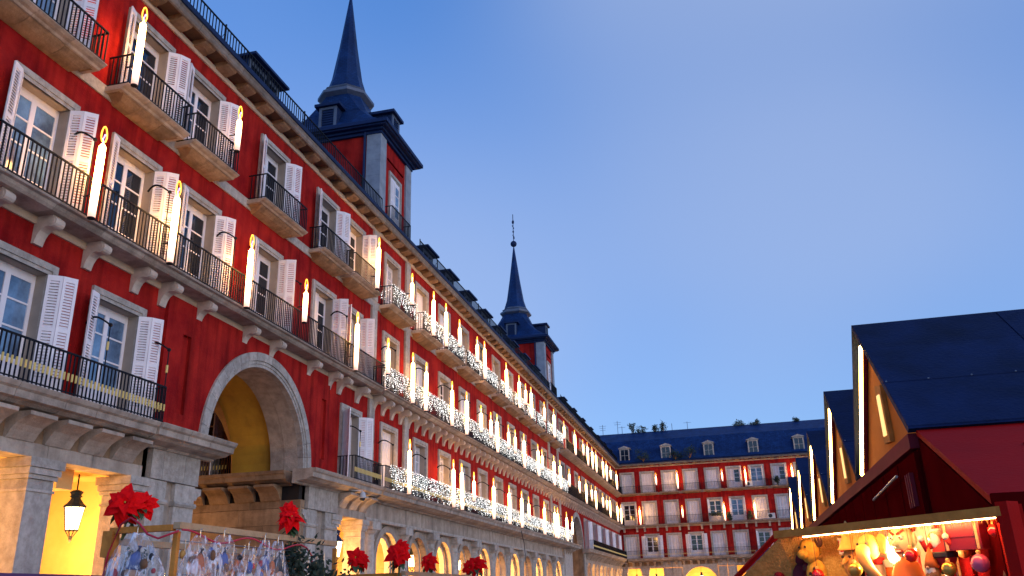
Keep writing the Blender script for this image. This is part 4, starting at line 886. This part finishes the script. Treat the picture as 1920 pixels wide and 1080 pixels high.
link('tube_lamp', MB().tube([(.12, .055, DZ - .040), (1.40, .055, DZ - .040)], .009, 8).mesh('tube_lamp', 'tube_light'), ds)
bl = tag(empty('light_bulb', dp(.575, .27, DZ - .15)), 'bright bare bulb glowing among the hanging toys of the lit stall', 'light bulb')
link('globe', MB().lathe([(.004, -.075), (.022, -.065), (.034, -.04), (.034, -.02), (.020, .012), (.016, .03)], 10).mesh('globe', 'lamp_glass', True), bl); link('socket', MB().lathe([(.018, .03), (.018, .075), (.006, .08), (.004, .15)], 8).mesh('socket', 'toy_white'), bl)
ld = bpy.data.lights.new('bulb_light', 'POINT'); ld.energy = 18; ld.color = (1, .66, .34); ld.shadow_soft_size = .04; lo_ = bpy.data.objects.new('bulb_light', ld); col.objects.link(lo_); lo_.parent = bl; lo_.location = (0, -.05, 0)
def toy(name, s, d, z, label, cat, rz=0):
    o = empty(name, dp(s, d, z)); o.rotation_euler = (0, 0, ds.rotation_euler.z + rz); o.scale = (1.25, 1.25, 1.25); return tag(o, label, cat)
def hook(o, z0): link('hanging_cord', MB().tube([(0, 0, z0), (0, .0, max(z0 + .005, (DZ - o.location.z - .015) / 1.25))], .0016, 4).mesh('hanging_cord', 'toy_black'), o)
# goblin mask with a red quiff
t = toy('goblin_mask', .706, .2, DZ - .11, 'pale green grinning mask with red hair, hanging beside the bare bulb', 'mask')
hd = MB().ball((0, 0, 0), .075, 16, 12, (.78, .55, 1.05))
for i, v in enumerate(hd.v):
    x, y_, z_ = v; hd.v[i] = (x * (1 - .25 * max(0, -z_ / .08)) + noise.noise(Vector(v) * 40) * .004, y_ - (.02 if abs(x) < .012 and -.025 < z_ < .01 else 0), z_)
link('face', hd.mesh('face', 'skin_green', True), t)
link('nose', MB().ball((0, -.045, -.012), .016, 8, 6, (.8, 1.5, 1.1)).mesh('nose', 'skin_green', True), t)
for s in (-1, 1):
    link('eye', MB().ball((s * .024, -.036, .014), .011, 8, 6).mesh('eye', 'toy_white'), t); link('pupil', MB().ball((s * .023, -.045, .013), .005, 6, 4).mesh('pupil', 'toy_black'), t)
    link('brow', MB().tube([(s * .008, -.044, .028), (s * .042, -.032, .046)], .005, 5).mesh('brow', 'hair_red'), t)
    link('ear', MB().ball((s * .064, 0, .005), .018, 8, 6, (.6, .4, 1.6)).mesh('ear', 'skin_green', True), t)
link('mouth', MB().ball((.0, -.036, -.044), .022, 8, 6, (1.2, .5, .5)).mesh('mouth', 'hair_red'), t); link('teeth', MB().box(-.018, .018, -.050, -.044, -.046, -.039).mesh('teeth', 'toy_white'), t)
hr = MB()
for i in range(22):
    a_ = math.pi * i / 21; hr.tube([(.055 * math.cos(a_), rnd.uniform(-.02, .02), .045 + .02 * math.sin(a_)), (.062 * math.cos(a_), rnd.uniform(-.03, .02), .07 + .025 * math.sin(a_))], .013, 5, .002)
link('hair', hr.mesh('hair', 'hair_red'), t); hook(t, .09)
link('robe', MB().lathe([(.03, -.07), (.055, -.10), (.085, -.20), (.11, -.34)], 12).mesh('robe', 'toy_orange', True), t)
# father christmas doll
t = toy('christmas_doll', .955, .2, DZ - .15, 'bearded doll in red coat and pointed red hat, climbing under the red handbag', 'doll')
link('body', MB().ball((0, 0, -.03), .05, 12, 9, (1, .85, 1.25)).mesh('body', 'toy_red', True), t); link('head', MB().ball((-.012, -.01, .045), .028, 10, 8).mesh('head', 'skin', True), t)
link('hat', MB().tube([(-.012, 0, .06), (-.008, .0, .085), (.0, .0, .115)], .030, 10, .004).mesh('hat', 'toy_red', True), t); link('hat_band', MB().lathe([(.031, .056), (.036, .062), (.031, .07)], 10, (-.012, 0)).mesh('hat_band', 'toy_white'), t)
link('beard', MB().ball((-.014, -.028, .022), .024, 8, 7, (1, .6, 1.5), .12).mesh('beard', 'toy_white', True), t); link('belt', MB().lathe([(.049, -.05), (.053, -.045), (.052, -.03), (.048, -.025)], 12).mesh('belt', 'toy_black'), t)
for s in (-1, 1):
    link('arm', MB().tube([(s * .035, -.01, .01), (s * .065, -.03, -.01), (s * .06, -.055, .025)], .016, 7, .012).mesh('arm', 'toy_red', True), t); link('glove', MB().ball((s * .06, -.058, .033), .014, 7, 6).mesh('glove', 'toy_white'), t)
    link('leg', MB().tube([(s * .022, 0, -.08), (s * .035, -.03, -.115), (s * .035, -.01, -.15)], .019, 7, .015).mesh('leg', 'toy_red', True), t); link('boot', MB().ball((s * .035, -.02, -.16), .018, 7, 6, (1, 1.5, .9)).mesh('boot', 'toy_black'), t)
link('sack', MB().ball((-.05, .03, -.075), .036, 9, 7, (1, .9, 1.1), .06).mesh('sack', 'toy_green', True), t); hook(t, .11)
# handbag
t = toy('handbag', 1.11, .18, DZ - .105, 'dark red box handbag hanging at the right-hand post of the lit stall', 'handbag')
link('body', MB().box(-.085, .085, -.03, .03, -.06, .055).mesh('body', 'handbag_red'), t); link('flap', MB().prism_x([(-.034, -.01), (-.031, .056), (-.02, .062), (.031, .062), (.031, .056), (-.030, .055)], -.087, .087).mesh('flap', 'handbag_red'), t)
link('handle', MB().tube([(.055 * math.cos(math.pi * i / 10), 0, .06 + .032 * math.sin(math.pi * i / 10)) for i in range(11)], .005, 6).mesh('handle', 'wood'), t)
for s in (-1, 1): link('strap', MB().box(s * .07 - .006, s * .07 + .006, -.034, -.031, -.06, .05).mesh('strap', 'wood_pale'), t)
# spotted plush, maroon puppet, tan masks, toy drum
t = toy('spotted_plush', .05, .2, DZ - .20, 'yellow plush animal with brown spots and dark ears, hung below the wooden board', 'plush toy')
link('body', MB().ball((0, 0, -.06), .06, 12, 10, (.9, .8, 1.4), .03).mesh('body', 'plush_yellow', True), t); link('head', MB().ball((-.01, -.02, .06), .055, 12, 10, (.85, .9, 1.1), .02).mesh('head', 'plush_yellow', True), t); link('snout', MB().ball((-.01, -.065, .045), .030, 9, 7, (1, 1, .8)).mesh('snout', 'plush_yellow', True), t)
for s in (-1, 1): link('ear', MB().ball((s * .05 - .01, 0, .105), .026, 8, 6, (1, .5, 1.2)).mesh('ear', 'plush_brown', True), t); link('eye', MB().ball((s * .02 - .01, -.066, .08), .006, 6, 5).mesh('eye', 'toy_black'), t); link('leg', MB().tube([(s * .03, -.02, -.12), (s * .05, -.04, -.20)], .022, 7).mesh('leg', 'plush_yellow', True), t)
for sx_, sz in ((.03, -.03), (-.03, -.08), (.02, -.11), (-.035, -.02), (.0, -.05)): link('spot', MB().ball((sx_, -.042, sz), .012, 7, 5, (1, .5, 1.2)).mesh('spot', 'plush_brown'), t)
hook(t, .11)
t = toy('maroon_puppet', -.10, .22, DZ - .24, 'dark maroon puppet hanging beside the yellow spotted plush', 'puppet')
link('body', MB().ball((0, 0, -.03), .055, 10, 8, (.8, .7, 1.5), .08).mesh('body', 'plush_maroon', True), t); link('head', MB().ball((.02, -.01, .07), .036, 9, 7, (1, 1, 1.1), .08).mesh('head', 'plush_maroon', True), t)
for s in (-1, 1): link('arm', MB().tube([(s * .03, 0, .03), (s * .08, -.02, .0 + s * .02)], .016, 6, .010).mesh('arm', 'plush_maroon', True), t)
hook(t, .10)
t = toy('witch_mask', .312, .22, DZ - .16, 'tan wrinkled mask with a tall pointed hat, hung beside the elephant mask', 'mask')
link('hat', MB().lathe([(.062, .02), (.05, .03), (.032, .07), (.012, .13), (.003, .155)], 10).mesh('hat', 'tan', True), t); link('face', MB().ball((0, 0, -.04), .055, 12, 10, (.85, .6, 1.3), .06).mesh('face', 'tan', True), t)
link('nose', MB().tube([(0, -.03, -.02), (0, -.065, -.045), (0, -.06, -.06)], .012, 6, .004).mesh('nose', 'tan', True), t)
for s in (-1, 1): link('eye', MB().ball((s * .02, -.032, -.01), .007, 6, 5).mesh('eye', 'toy_black'), t)
hook(t, .15)
t = toy('elephant_mask', .469, .2, DZ - .14, 'tan long-trunked mask with drooping ears, left of the bare bulb', 'mask')
link('head', MB().ball((0, 0, .01), .060, 12, 10, (.95, .7, 1.0), .03).mesh('head', 'tan', True), t); link('trunk', MB().tube([(0, -.04, 0), (.02, -.07, -.04), (.05, -.075, -.09), (.085, -.07, -.13)], .034, 9, .020).mesh('trunk', 'tan', True), t)
for s in (-1, 1): link('ear', MB().ball((s * .07, .01, .02), .042, 9, 7, (.8, .25, 1.1)).mesh('ear', 'tan', True), t); link('eye', MB().ball((s * .026, -.042, .025), .007, 6, 5).mesh('eye', 'toy_black'), t)
hook(t, .06)
t = toy('toy_drum', .204, .35, DZ - .11, 'red and white toy drum on the back wall of the lit stall', 'toy')
link('shell', MB().lathe([(.05, -.03), (.05, .03)], 14).mesh('shell', 'toy_red'), t)
for z_ in (-.035, .03): link('hoop', MB().lathe([(.053, z_), (.055, z_ + .006), (.053, z_ + .012)], 14).mesh('hoop', 'toy_white'), t)
for i in range(6): link('cord', MB().tube([(.052 * math.cos(i), .052 * math.sin(i), -.03), (.052 * math.cos(i + .5), .052 * math.sin(i + .5), .03)], .003, 4).mesh('cord', 'toy_white'), t)
hook(t, .04)
for i, (s, z, c, lb) in enumerate(((.62, -.25, 'toy_red', 'red'), (.82, -.27, 'toy_white', 'white'), (.88, -.11, 'toy_orange', 'orange'), (1.28, -.22, 'toy_red', 'scarlet'), (.36, -.30, 'toy_orange', 'amber'), (1.05, -.27, 'toy_green', 'green'), (.22, -.28, 'toy_white', 'ivory'))):
    t = toy('felt_stocking', s, .38 + .03 * i, DZ + z, '%s felt stocking hung at the back of the lit stall' % lb, 'stocking')
    link('leg', MB().tube([(0, 0, .07), (0, 0, .0), (.0, 0, -.05)], .028, 9).mesh('leg', c, True), t); link('foot', MB().tube([(-.008, 0, -.045), (.03, -.02, -.06), (.055, -.03, -.055)], .028, 9, .02).mesh('foot', c, True), t); link('cuff', MB().lathe([(.031, .05), (.035, .06), (.035, .08), (.030, .085)], 9).mesh('cuff', 'toy_white' if c != 'toy_white' else 'toy_red'), t); hook(t, .08)
link('red_light_sheet', MB().box(.75, 1.43, .685, .698, .95, DZ - .05).mesh('red_light_sheet', 'toy_red'), ds)  # red sheet added to colour in the red-pink light on this half
BAU = MB().ball((0, 0, 0), .03, 12, 9)
for i, (s, d, z, c, lb, sz) in enumerate(((.40, .14, -.25, 'bauble_gold', 'gold bauble under the witch mask', 1.1), (.80, .13, -.19, 'bauble_red', 'red bauble between the goblin mask and the bearded doll', 1.), (.83, .3, -.10, 'bauble_gold', 'small gold bauble behind the bearded doll', .8), (1.20, .12, -.25, 'bauble_pink', 'pink bauble below the handbag', 1.2), (1.02, .12, -.27, 'bauble_gold', 'gold bauble at the boots of the bearded doll', 1.), (1.30, .14, -.10, 'bauble_red', 'red bauble beside the handbag', .9), (.13, .12, -.27, 'bauble_red', 'red bauble beside the spotted plush', 1.), (.24, .3, -.20, 'bauble_gold', 'gold bauble below the toy drum', .8), (-.02, .3, -.12, 'bauble_gold', 'gold bauble against the straw side panel', .9), (.60, .30, -.28, 'bauble_pink', 'pink bauble below the bare bulb', 1.))):
    t = toy('bauble', s, d, DZ + z, lb + ' in the lit stall', 'bauble'); t['group'] = 'baubles in the lit stall'
    link('globe', BAU.mesh('globe', c, True), t, (0, 0, 0), (0, 0, 0), (sz, sz, sz)); link('cap', MB().lathe([(.008, .027 * sz), (.009, .038 * sz), (.004, .042 * sz)], 8).mesh('cap', 'brass'), t); hook(t, .04 * sz)
for i, (s, z, c, lb) in enumerate(((.90, -.26, 'toy_orange', 'orange'), (1.34, -.25, 'toy_white', 'white'), (.50, -.29, 'toy_red', 'red'), (-.22, -.27, 'toy_red', 'scarlet'), (-.30, -.22, 'toy_brown', 'brown'))):
    t = toy('gnome_doll', s, .15, DZ + z, 'small hanging gnome with a %s pointed cap in the lit stall' % lb, 'doll')
    link('cap', MB().lathe([(.030, .0), (.024, .03), (.010, .065), (.002, .085)], 9).mesh('cap', c, True), t); link('beard', MB().ball((0, -.012, -.015), .024, 8, 6, (1, .7, 1.5), .1).mesh('beard', 'toy_white', True), t); link('nose', MB().ball((0, -.028, .0), .008, 6, 5).mesh('nose', 'skin', True), t); link('body', MB().lathe([(.024, 0), (.036, -.05), (.034, -.08)], 9).mesh('body', 'toy_brown', True), t); hook(t, .085)
ts = tag(empty('tinsel_garland', dp(1.36, .12, DZ - .05)), 'golden tinsel garland hanging down beside the red post of the lit stall', 'tinsel')
tb = MB(); ctr = MB(); pts = [(.05 * math.sin(i * .5), 0, -.045 * i) for i in range(16)]
for i in range(420):
    k_ = rnd.uniform(0, 14.9); j = int(k_); f_ = k_ - j; p0 = Vector(pts[j]).lerp(Vector(pts[j + 1]), f_); d_ = Vector((rnd.gauss(0, 1), rnd.gauss(0, 1), rnd.gauss(0, .6))).normalized() * rnd.uniform(.02, .04); q_ = d_.cross(Vector((0, 0, 1))).normalized() * .003
    tb.add([p0 - q_, p0 + q_, p0 + d_], [(0, 1, 2)])
tag(link('tinsel', tb.mesh('tinsel', 'brass'), ts), kind='stuff'); link('cord', ctr.tube(pts, .004, 5).mesh('cord', 'toy_red'), ts)

# ------------------------------------------------------------------ wooden-framed stalls with wrapped goods, and poinsettias
def bar_mesh(a, c, w_): a, c = Vector(a), Vector(c); return MB().tube([a, c], w_, 4).mesh('beam', 'wood_pale')
def frame_stall(cx, cy, zt, ln, dp_, label, extra):
    o = tag(empty('frame_stall', (cx, cy, 0)), label, 'stall'); q = .022
    link('side_beam', MB().box(-q, q, -.01, ln, zt - .035, zt).mesh('side_beam', 'wood_pale'), o); link('front_beam', MB().box(-dp_, -q - .002, -q, q, zt - .045, zt - .012).mesh('front_beam', 'wood'), o)
    link('back_beam', MB().box(-dp_ - q, -dp_ + q, .025, ln, zt - .10, zt - .065).mesh('back_beam', 'wood_pale'), o)
    for x, y, n_ in ((0, .0, 'corner_post'), (-dp_, 0, 'front_post'), (0, ln, 'end_post'), (-dp_, ln, 'back_post')):
        link(n_, MB().box(x - .014, x + .014, y - .014, y + .014, 0, zt - .05).mesh(n_, 'wood'), o)
    if extra:
        link('post_block', MB().box(-dp_ - .035, -dp_ + .03, -.03, .03, zt - .17, zt - .03).mesh('pb', 'wood'), o)
        gr = MB()
        for i in range(16): gr.tube([(-.06, .05 + i * (ln - .1) / 15, zt - .9), (-.06, .05 + i * (ln - .1) / 15, zt - .08)], .003, 4)
        for i in range(10): gr.tube([(-.06, .05, zt - .9 + i * .09), (-.06, ln - .05, zt - .9 + i * .09)], .003, 4)
        link('wire_grid', gr.mesh('wire_grid', 'steel'), o)
    link('table', MB().box(-dp_, 0, 0, ln, .78, .82).mesh('table', 'wood'), o)
    return o
st1 = frame_stall(-2.96, 4.2, 2.15, 1.98, .42, 'slatted wooden stall frame hung with toys in clear plastic bags', True)
st2 = frame_stall(-2.96, 7.63, 1.965, 2.1, .60, 'low wooden stall frame topped with poinsettias, near the arcade columns', False)
cd = MB().tube([(-3.40, 4.17, 1.7), (-3.36, 4.17, 2.0), (-3.30, 4.165, 2.15), (-3.24, 4.165, 2.185), (-3.18, 4.165, 2.15), (-3.12, 4.165, 2.09), (-3.05, 4.165, 2.065), (-2.93, 4.17, 2.10)], .006, 6)
cd.tube([(-2.93, 4.2 + i * .055, 2.085 + .025 * math.sin(i * .52 + 1.2) - .0006 * i) for i in range(26)] + [(-2.93, 5.66, 2.08), (-2.92, 5.74, 2.02), (-2.92, 5.72, 1.94), (-2.92, 5.80, 1.92), (-2.92, 5.90, 1.86), (-2.92, 5.92, 1.72)], .006, 6)
tag(link('red_cord', cd.mesh('red_cord', 'red_cord', True)), 'red cord looped along the wooden stall frame above the wrapped toys', 'cord')
def bag(x, y, z, w_, h_, rz, label, cols_):
    o = tag(empty('wrapped_toy', (x, y, z), rz), label, 'wrapped toy', 'toys in clear bags')
    b = MB(); U, V = 22, 18; w_ *= 1.25
    for j in range(V + 1):
        v = j / V; ww = w_ / 2 * (.22 + .78 * min(1, v * 2.6) ** .7); dd = .075 * (.25 + .75 * math.sin(min(1, v * 1.2 + .1) * math.pi * .5))
        for i in range(U):
            t_ = 2 * math.pi * i / U; n_ = noise.noise(Vector((math.cos(t_) * 1.7 + x * 9, math.sin(t_) * 1.7 + y * 7, v * 1.2))) * .34 + noise.noise(Vector((i * .9, v * 2.5, y * 5))) * .22
            b.v.append((ww * math.cos(t_) * (1 + n_ * .4), dd * math.sin(t_) * (1 + n_ * 1.5), -h_ * v + .02 * n_))
    for j in range(V):
        for i in range(U): b.f.append((j * U + i, j * U + (i + 1) % U, (j + 1) * U + (i + 1) % U, (j + 1) * U + i)); b.m.append(0)
    link('plastic_bag', b.mesh('plastic_bag', 'plastic_bag', True), o)
    link('hat', MB().tube([(0, 0, -.19), (.01, 0, -.12), (.03, 0, -.07)], .042, 9, .012).mesh('hat', cols_[0], True), o); link('head', MB().ball((0, -.005, -.215), .04, 10, 8).mesh('head', 'skin', True), o)
    link('body', MB().lathe([(.03, -.24), (.055, -.27), (.07, -.36), (.075, -.5)], 10).mesh('body', cols_[1], True), o)
    for s in (-1, 1): link('arm', MB().tube([(s * .04, 0, -.26), (s * .085, -.02, -.30), (s * .075, -.045, -.36)], .02, 7, .014).mesh('arm', cols_[2], True), o)
    rb = random.Random(int(y * 100))
    for i in range(26): link('trinket', MB().ball((rb.uniform(-.36, .36) * w_, rb.uniform(-.035, .03), rb.uniform(-.47, -.10)), rb.uniform(.014, .030), 7, 5, (1, .7, rb.uniform(.7, 1.6)), .1).mesh('trinket', rb.choice(['toy_red', 'toy_brown', 'toy_orange', 'toy_black', 'toy_brown', 'toy_white', 'tan', 'skin', 'toy_blue']), True), o)
    link('hook', MB().tube([(0, 0, -.01), (0, 0, .03), (.012, 0, .04)], .003, 4).mesh('hook', 'steel'), o)
bag(-3.19, 4.17, 2.10, .30, .55, 0, 'elf doll with blue hat and brown coat in a clear bag, beside the stall corner', ('toy_blue', 'toy_brown', 'toy_black'))
bag(-2.92, 4.36, 2.085, .26, .55, math.pi / 2, 'orange and green doll in a clear bag, next to the stall corner post', ('toy_orange', 'toy_green', 'toy_red'))
bag(-2.92, 4.60, 2.10, .34, .55, math.pi / 2, 'wide clear bag holding a blue-hatted brown doll, middle of the stall side', ('toy_blue', 'toy_brown', 'toy_blue'))
bag(-2.92, 4.88, 2.04, .24, .5, math.pi / 2, 'low-hung clear bag holding a white and red doll', ('toy_white', 'toy_red', 'toy_red'))
bag(-2.92, 5.07, 2.10, .15, .5, math.pi / 2, 'narrow clear bag holding a blue and orange doll', ('toy_blue', 'toy_white', 'toy_orange'))
bag(-2.92, 5.24, 2.10, .22, .55, math.pi / 2, 'clear bag with a dark-hatted brown doll, last before the small fir', ('toy_black', 'toy_brown', 'toy_orange'))
BR = []
for kk in range(3):
    b = MB(); L_, Wd = (.125, .112, .08)[kk], (.072, .064, .05)[kk]; prof = [(0, .25), (.25, .8), (.48, 1), (.75, .66), (1, .03)]
    for s in (-1, 1):
        vs = []
        for t_, q in prof: vs += [(t_ * L_, 0, .018 * math.sin(t_ * 3) - .03 * t_ * t_), (t_ * L_, s * q * Wd / 2 * 1.05, .018 * math.sin(t_ * 3) - .03 * t_ * t_ + .010 * q)]
        b.add(vs, [(2 * i, 2 * i + 1, 2 * i + 3, 2 * i + 2) if s > 0 else (2 * i, 2 * i + 2, 2 * i + 3, 2 * i + 1) for i in range(4)])
    BR.append(b)
BRM = [b.mesh('bract', 'bract') for b in BR]; LFM = BR[0].mesh('leaf', 'leaf')
def poinsettia(x, y, z, base, label, sz=1.0, heads=1, tilt=0.9, seed=1):
    r_ = random.Random(seed); o = tag(empty('poinsettia', (x, y, base)), label, 'flower', 'poinsettias on the stall frames')
    for hI in range(heads):
        off = Vector((0, 0, 0)) if hI == 0 else Vector((r_.uniform(-.09, .10), r_.uniform(-.05, .12), r_.uniform(-.07, .09)))
        c = Vector((0, 0, z - base)) + off; s0 = sz * (1 if hI == 0 else .75)
        d = (Vector((-x, -y, .3)).normalized() + Vector((r_.uniform(-.5, .5), r_.uniform(-.3, .3), r_.uniform(.0, tilt)))).normalized(); M0 = d.to_track_quat('Z', 'Y').to_matrix().to_4x4()
        for ring, (n_, el, kk) in enumerate(((7, -.18, 0), (6, .22, 1), (5, .55, 2))):
            for i in range(n_):
                Mx = Matrix.Translation(c + d * .012 * ring) @ M0 @ Matrix.Rotation(2 * math.pi * (i + .4 * ring + r_.uniform(-.15, .15)) / n_, 4, 'Z') @ Matrix.Rotation(-(el + r_.uniform(-.25, .25)), 4, 'Y') @ Matrix.Scale(s0 * r_.uniform(.85, 1.1), 4)
                ob = link('bract', BRM[kk], o); ob.matrix_basis = Mx
        pb = MB()
        for i in range(6): pb.ball(c + d * .03 + Vector((r_.uniform(-.01, .01), r_.uniform(-.01, .01), r_.uniform(-.01, .01))), .006, 5, 4)
        link('pistil', pb.mesh('pistil', 'pistil'), o); link('stem', MB().tube([(0, 0, -.05), c * .5 + Vector((.01, .01, 0)), c - d * .01], .006, 5).mesh('stem', 'stem'), o)
        for i in range(7):
            a_ = r_.uniform(0, 6.28); Mx = Matrix.Translation(c * r_.uniform(.35, .8)) @ Matrix.Rotation(a_, 4, 'Z') @ Matrix.Rotation(r_.uniform(-.1, .7), 4, 'Y') @ Matrix.Scale(s0 * r_.uniform(.6, .9), 4); ob = link('leaf', LFM, o); ob.matrix_basis = Mx
poinsettia(-3.31, 4.2, 2.26, 2.12, 'large poinsettia on the stall frame, beside the big stone pier', 1.0, 2, .3, 3)
poinsettia(-2.96, 5.46, 2.25, 2.14, 'drooping poinsettia at the far end of the bagged-toy stall beam', .9, 2, 1.2, 5)
poinsettia(-3.43, 7.63, 2.09, 1.95, 'flat-topped poinsettia in front of the lantern bay beside the archway pier', 1.0, 2, 1.2, 8)
poinsettia(-2.98, 7.55, 2.10, 1.95, 'broad poinsettia on the low stall corner, before the first palace arch', 1.05, 3, .4, 11)
poinsettia(-2.96, 8.33, 2.07, 1.95, 'small poinsettia with pale stems, second along the low stall frame', .9, 1, 1.0, 14)
poinsettia(-2.96, 9.98, 2.08, 1.93, 'dark-leaved poinsettia at the end of the low stall frame', 1.1, 2, .8, 21)
def shrub(name, x, y, z, rx, rz_, n_, label, cat='plant', leaf=.06, stem_h=None, mt='leaf_dark', group=None, sd_=1):
    r_ = random.Random(sd_ * 31 + int(x * 10)); o = tag(empty(name, (x, y, z)), label, cat, group); b = MB(); h = stem_h if stem_h is not None else rz_ * .6
    cl = [(r_.uniform(-.7, .7) * rx, r_.uniform(-.5, .5) * rx, h + r_.uniform(-.3, 1.0) * rz_) for _ in range(7)]
    for i in range(n_):
        c = r_.choice(cl); p = Vector(c) + Vector((r_.gauss(0, .28) * rx, r_.gauss(0, .28) * rx, r_.gauss(0, .26) * rz_)); u = Vector((r_.gauss(0, 1), r_.gauss(0, 1), r_.gauss(0, 1))).normalized() * leaf * r_.uniform(.6, 1.3); v = u.orthogonal().normalized() * leaf * .45
        b.add([p - u, p + v, p + u, p - v], [(0, 1, 2, 3)])
    tag(link('foliage', b.mesh('foliage', mt), o), kind='stuff')
    s_ = MB()
    for c in cl[:5]: s_.tube([(0, 0, 0), (c[0] * .3, c[1] * .3, h * .5), c], max(.006, rx * .04), 5, .003)
    link('branches', s_.mesh('branches', 'wood'), o); return o
shrub('small_fir', -2.97, 5.60, 1.70, .14, .30, 900, 'small dark fir bush beside the wrapped toys on the stall', 'plant', .025, .1)
shrub('small_fir', -2.92, 5.95, 1.62, .14, .24, 800, 'low dark fir bush under the drooping red cord', 'plant', .025, .1)
# canvas stall in front of the arcade
o = tag(empty('canvas_stall', (-8.7, 6.8, 0)), 'canvas-topped market stall with purple valance in front of the near arcade', 'stall')
link('canopy', MB().prism_y([(-1.35, 2.06), (1.35, 2.06), (0, 2.10)], -3, 2.9).mesh('canopy', 'canvas'), o); link('valance', MB().box(1.355, 1.37, -3, 2.9, 1.80, 2.10).mesh('valance', 'canvas_purple'), o); link('valance', MB().box(-1.35, 1.35, -3.02, -3.005, 1.80, 2.07).mesh('valance', 'canvas_purple'), o)
for sx_ in (-1.3, 1.3):
    for sy2 in (-2.9, 2.8): link('post', MB().tube([(sx_, sy2, 0), (sx_, sy2, 2.05)], .03, 8).mesh('post', 'steel'), o)
link('counter', MB().box(-1.2, 1.2, -2.8, 2.7, .8, .85).mesh('counter', 'wood'), o)
o = shrub('potted_bush', -13.4, 17.6, 2.55, .22, .30, 500, 'round dark bush hanging in the arcade below the lit lantern', 'plant', .05, .1)
link('pot', MB().lathe([(.10, -.2), (.15, -.02), (.16, .0)], 10).mesh('pot', 'terracotta'), o); link('stand', MB().tube([(0, 0, -2.55), (0, 0, -.2)], .03, 6).mesh('stand', 'iron'), o)

# ------------------------------------------------------------------ small things on the buildings
o = tag(empty('security_camera', (-13.15, 29.6, 5.66)), 'white domed security camera on a bracket under the stone ledge', 'camera')
link('bracket', MB().tube([(-.7, -.5, -.05), (0, 0, -.02), (0, 0, -.10)], .02, 6).mesh('bracket', 'grey_plastic'), o); link('housing', MB().lathe([(.05, -.06), (.10, -.12), (.125, -.26), (.12, -.30)], 12).mesh('housing', 'grey_plastic', True), o); link('dome', MB().ball((0, 0, -.30), .11, 12, 8).mesh('dome', 'glass_dark', True), o)
tag(link('hanging_cable', MB().tube([(-13.05, 54.2, 5.75), (-12.6, 53.0, 4.9), (-12.2, 51.6, 3.9), (-11.9, 50.3, 2.6), (-11.8, 49.6, 0.0)], .02, 5).mesh('hanging_cable', 'iron')), 'black cable hanging from the palace ledge across the arcade arches', 'cable')
for k, (x, y, z, lb) in enumerate(((4.95, 111.35, 10.0, 'white air conditioner on the second-storey balcony across the square'), (2.75, 111.4, 14.0, 'dark-fanned air conditioner on a third-storey balcony across the square'))):
    o = tag(empty('air_conditioner', (x, y, z)), lb, 'air conditioner'); link('case', MB().box(-.45, .45, -.15, .15, .05, .68).mesh('case', 'ac_white'), o); link('fan', MB().lathe([(.24, .0), (.24, .02)], 14).mesh('fan', 'toy_black'), o, (-.12, -.152, .37), (math.pi / 2, 0, 0))
    link('feet', MB().box(-.4, .4, -.12, .12, 0, .05).mesh('feet', 'iron'), o)
for k, (x, y, z, rx, rz_, lb) in enumerate(((-10.15, 111.5, 18.0, .9, .8, 'dark bushy plant on the cornice after the corner dormer across the square'), (-6.0, 111.5, 18.0, .7, .7, 'dark bushy plant on the cornice right after the second dormer'), (-4.2, 111.5, 18.05, .9, .75, 'wider dark bush on the cornice before the third dormer'),
        (-11.9, 117.4, 22.75, .5, .8, 'tall upright shrub on the roof ridge beside the antennas'), (-10.6, 117.4, 22.75, .8, .6, 'rounded shrub on the roof ridge, next to the tall one'), (-8.7, 117.4, 22.75, .5, .55, 'small shrub on a thin trunk on the roof ridge'), (-7.6, 117.4, 22.75, .5, .75, 'tufted shrub on the roof ridge before the mast'), (2.6, 117.4, 22.75, .8, .5, 'low shrub on the roof ridge above the fourth dormer'), (4.6, 117.4, 22.75, .6, .4, 'low shrub on the roof ridge after the fourth dormer'), (10.0, 117.4, 22.75, .4, .35, 'tiny tuft on the roof ridge above the kiosks'),
        (6.15, 111.2, 14.0, .35, .6, 'dark potted plant on a third-storey balcony across the square'), (.0, 111.2, 10.0, .35, .6, 'dark potted plant left of the blue window on the second storey across the square'), (2.35, 111.2, 10.0, .35, .6, 'dark potted plant right of the blue window on the second storey across the square'), (-1.6, 111.15, 10.75, .8, .15, 'trailing plant along the second-storey railing across the square'))):
    shrub('roof_plant' if z > 17 else 'balcony_plant', x, y, z, rx, rz_, 300, lb, 'plant', .12, None, 'leaf_dark', None, k + 1)
def antenna(x, h, label, arms):
    o = tag(empty('antenna', (x, 117.4, 22.4)), label, 'antenna'); b = MB().tube([(0, 0, 0), (0, 0, h)], .035, 5); link('mast', b.mesh('mast', 'lead'), o)
    for i in range(arms): link('element', MB().tube([(-.5 + .06 * i, 0, h * .9 - .28 * i), (.5 - .06 * i, 0, h * .9 - .28 * i)], .018, 4).mesh('element', 'lead'), o)
antenna(-16.0, 1.9, 'branched aerial on the roof ridge at the plaza corner', 3); antenna(-13.9, 2.3, 'tall aerial on the roof ridge left of the shrubs', 2); antenna(-13.3, 1.5, 'short aerial beside the tall one on the roof ridge', 1); antenna(-6.4, 1.4, 'thin mast on the roof ridge right of the shrubs', 0); antenna(-4.3, 1.5, 'thin forked mast on the roof ridge above the third dormer', 1)
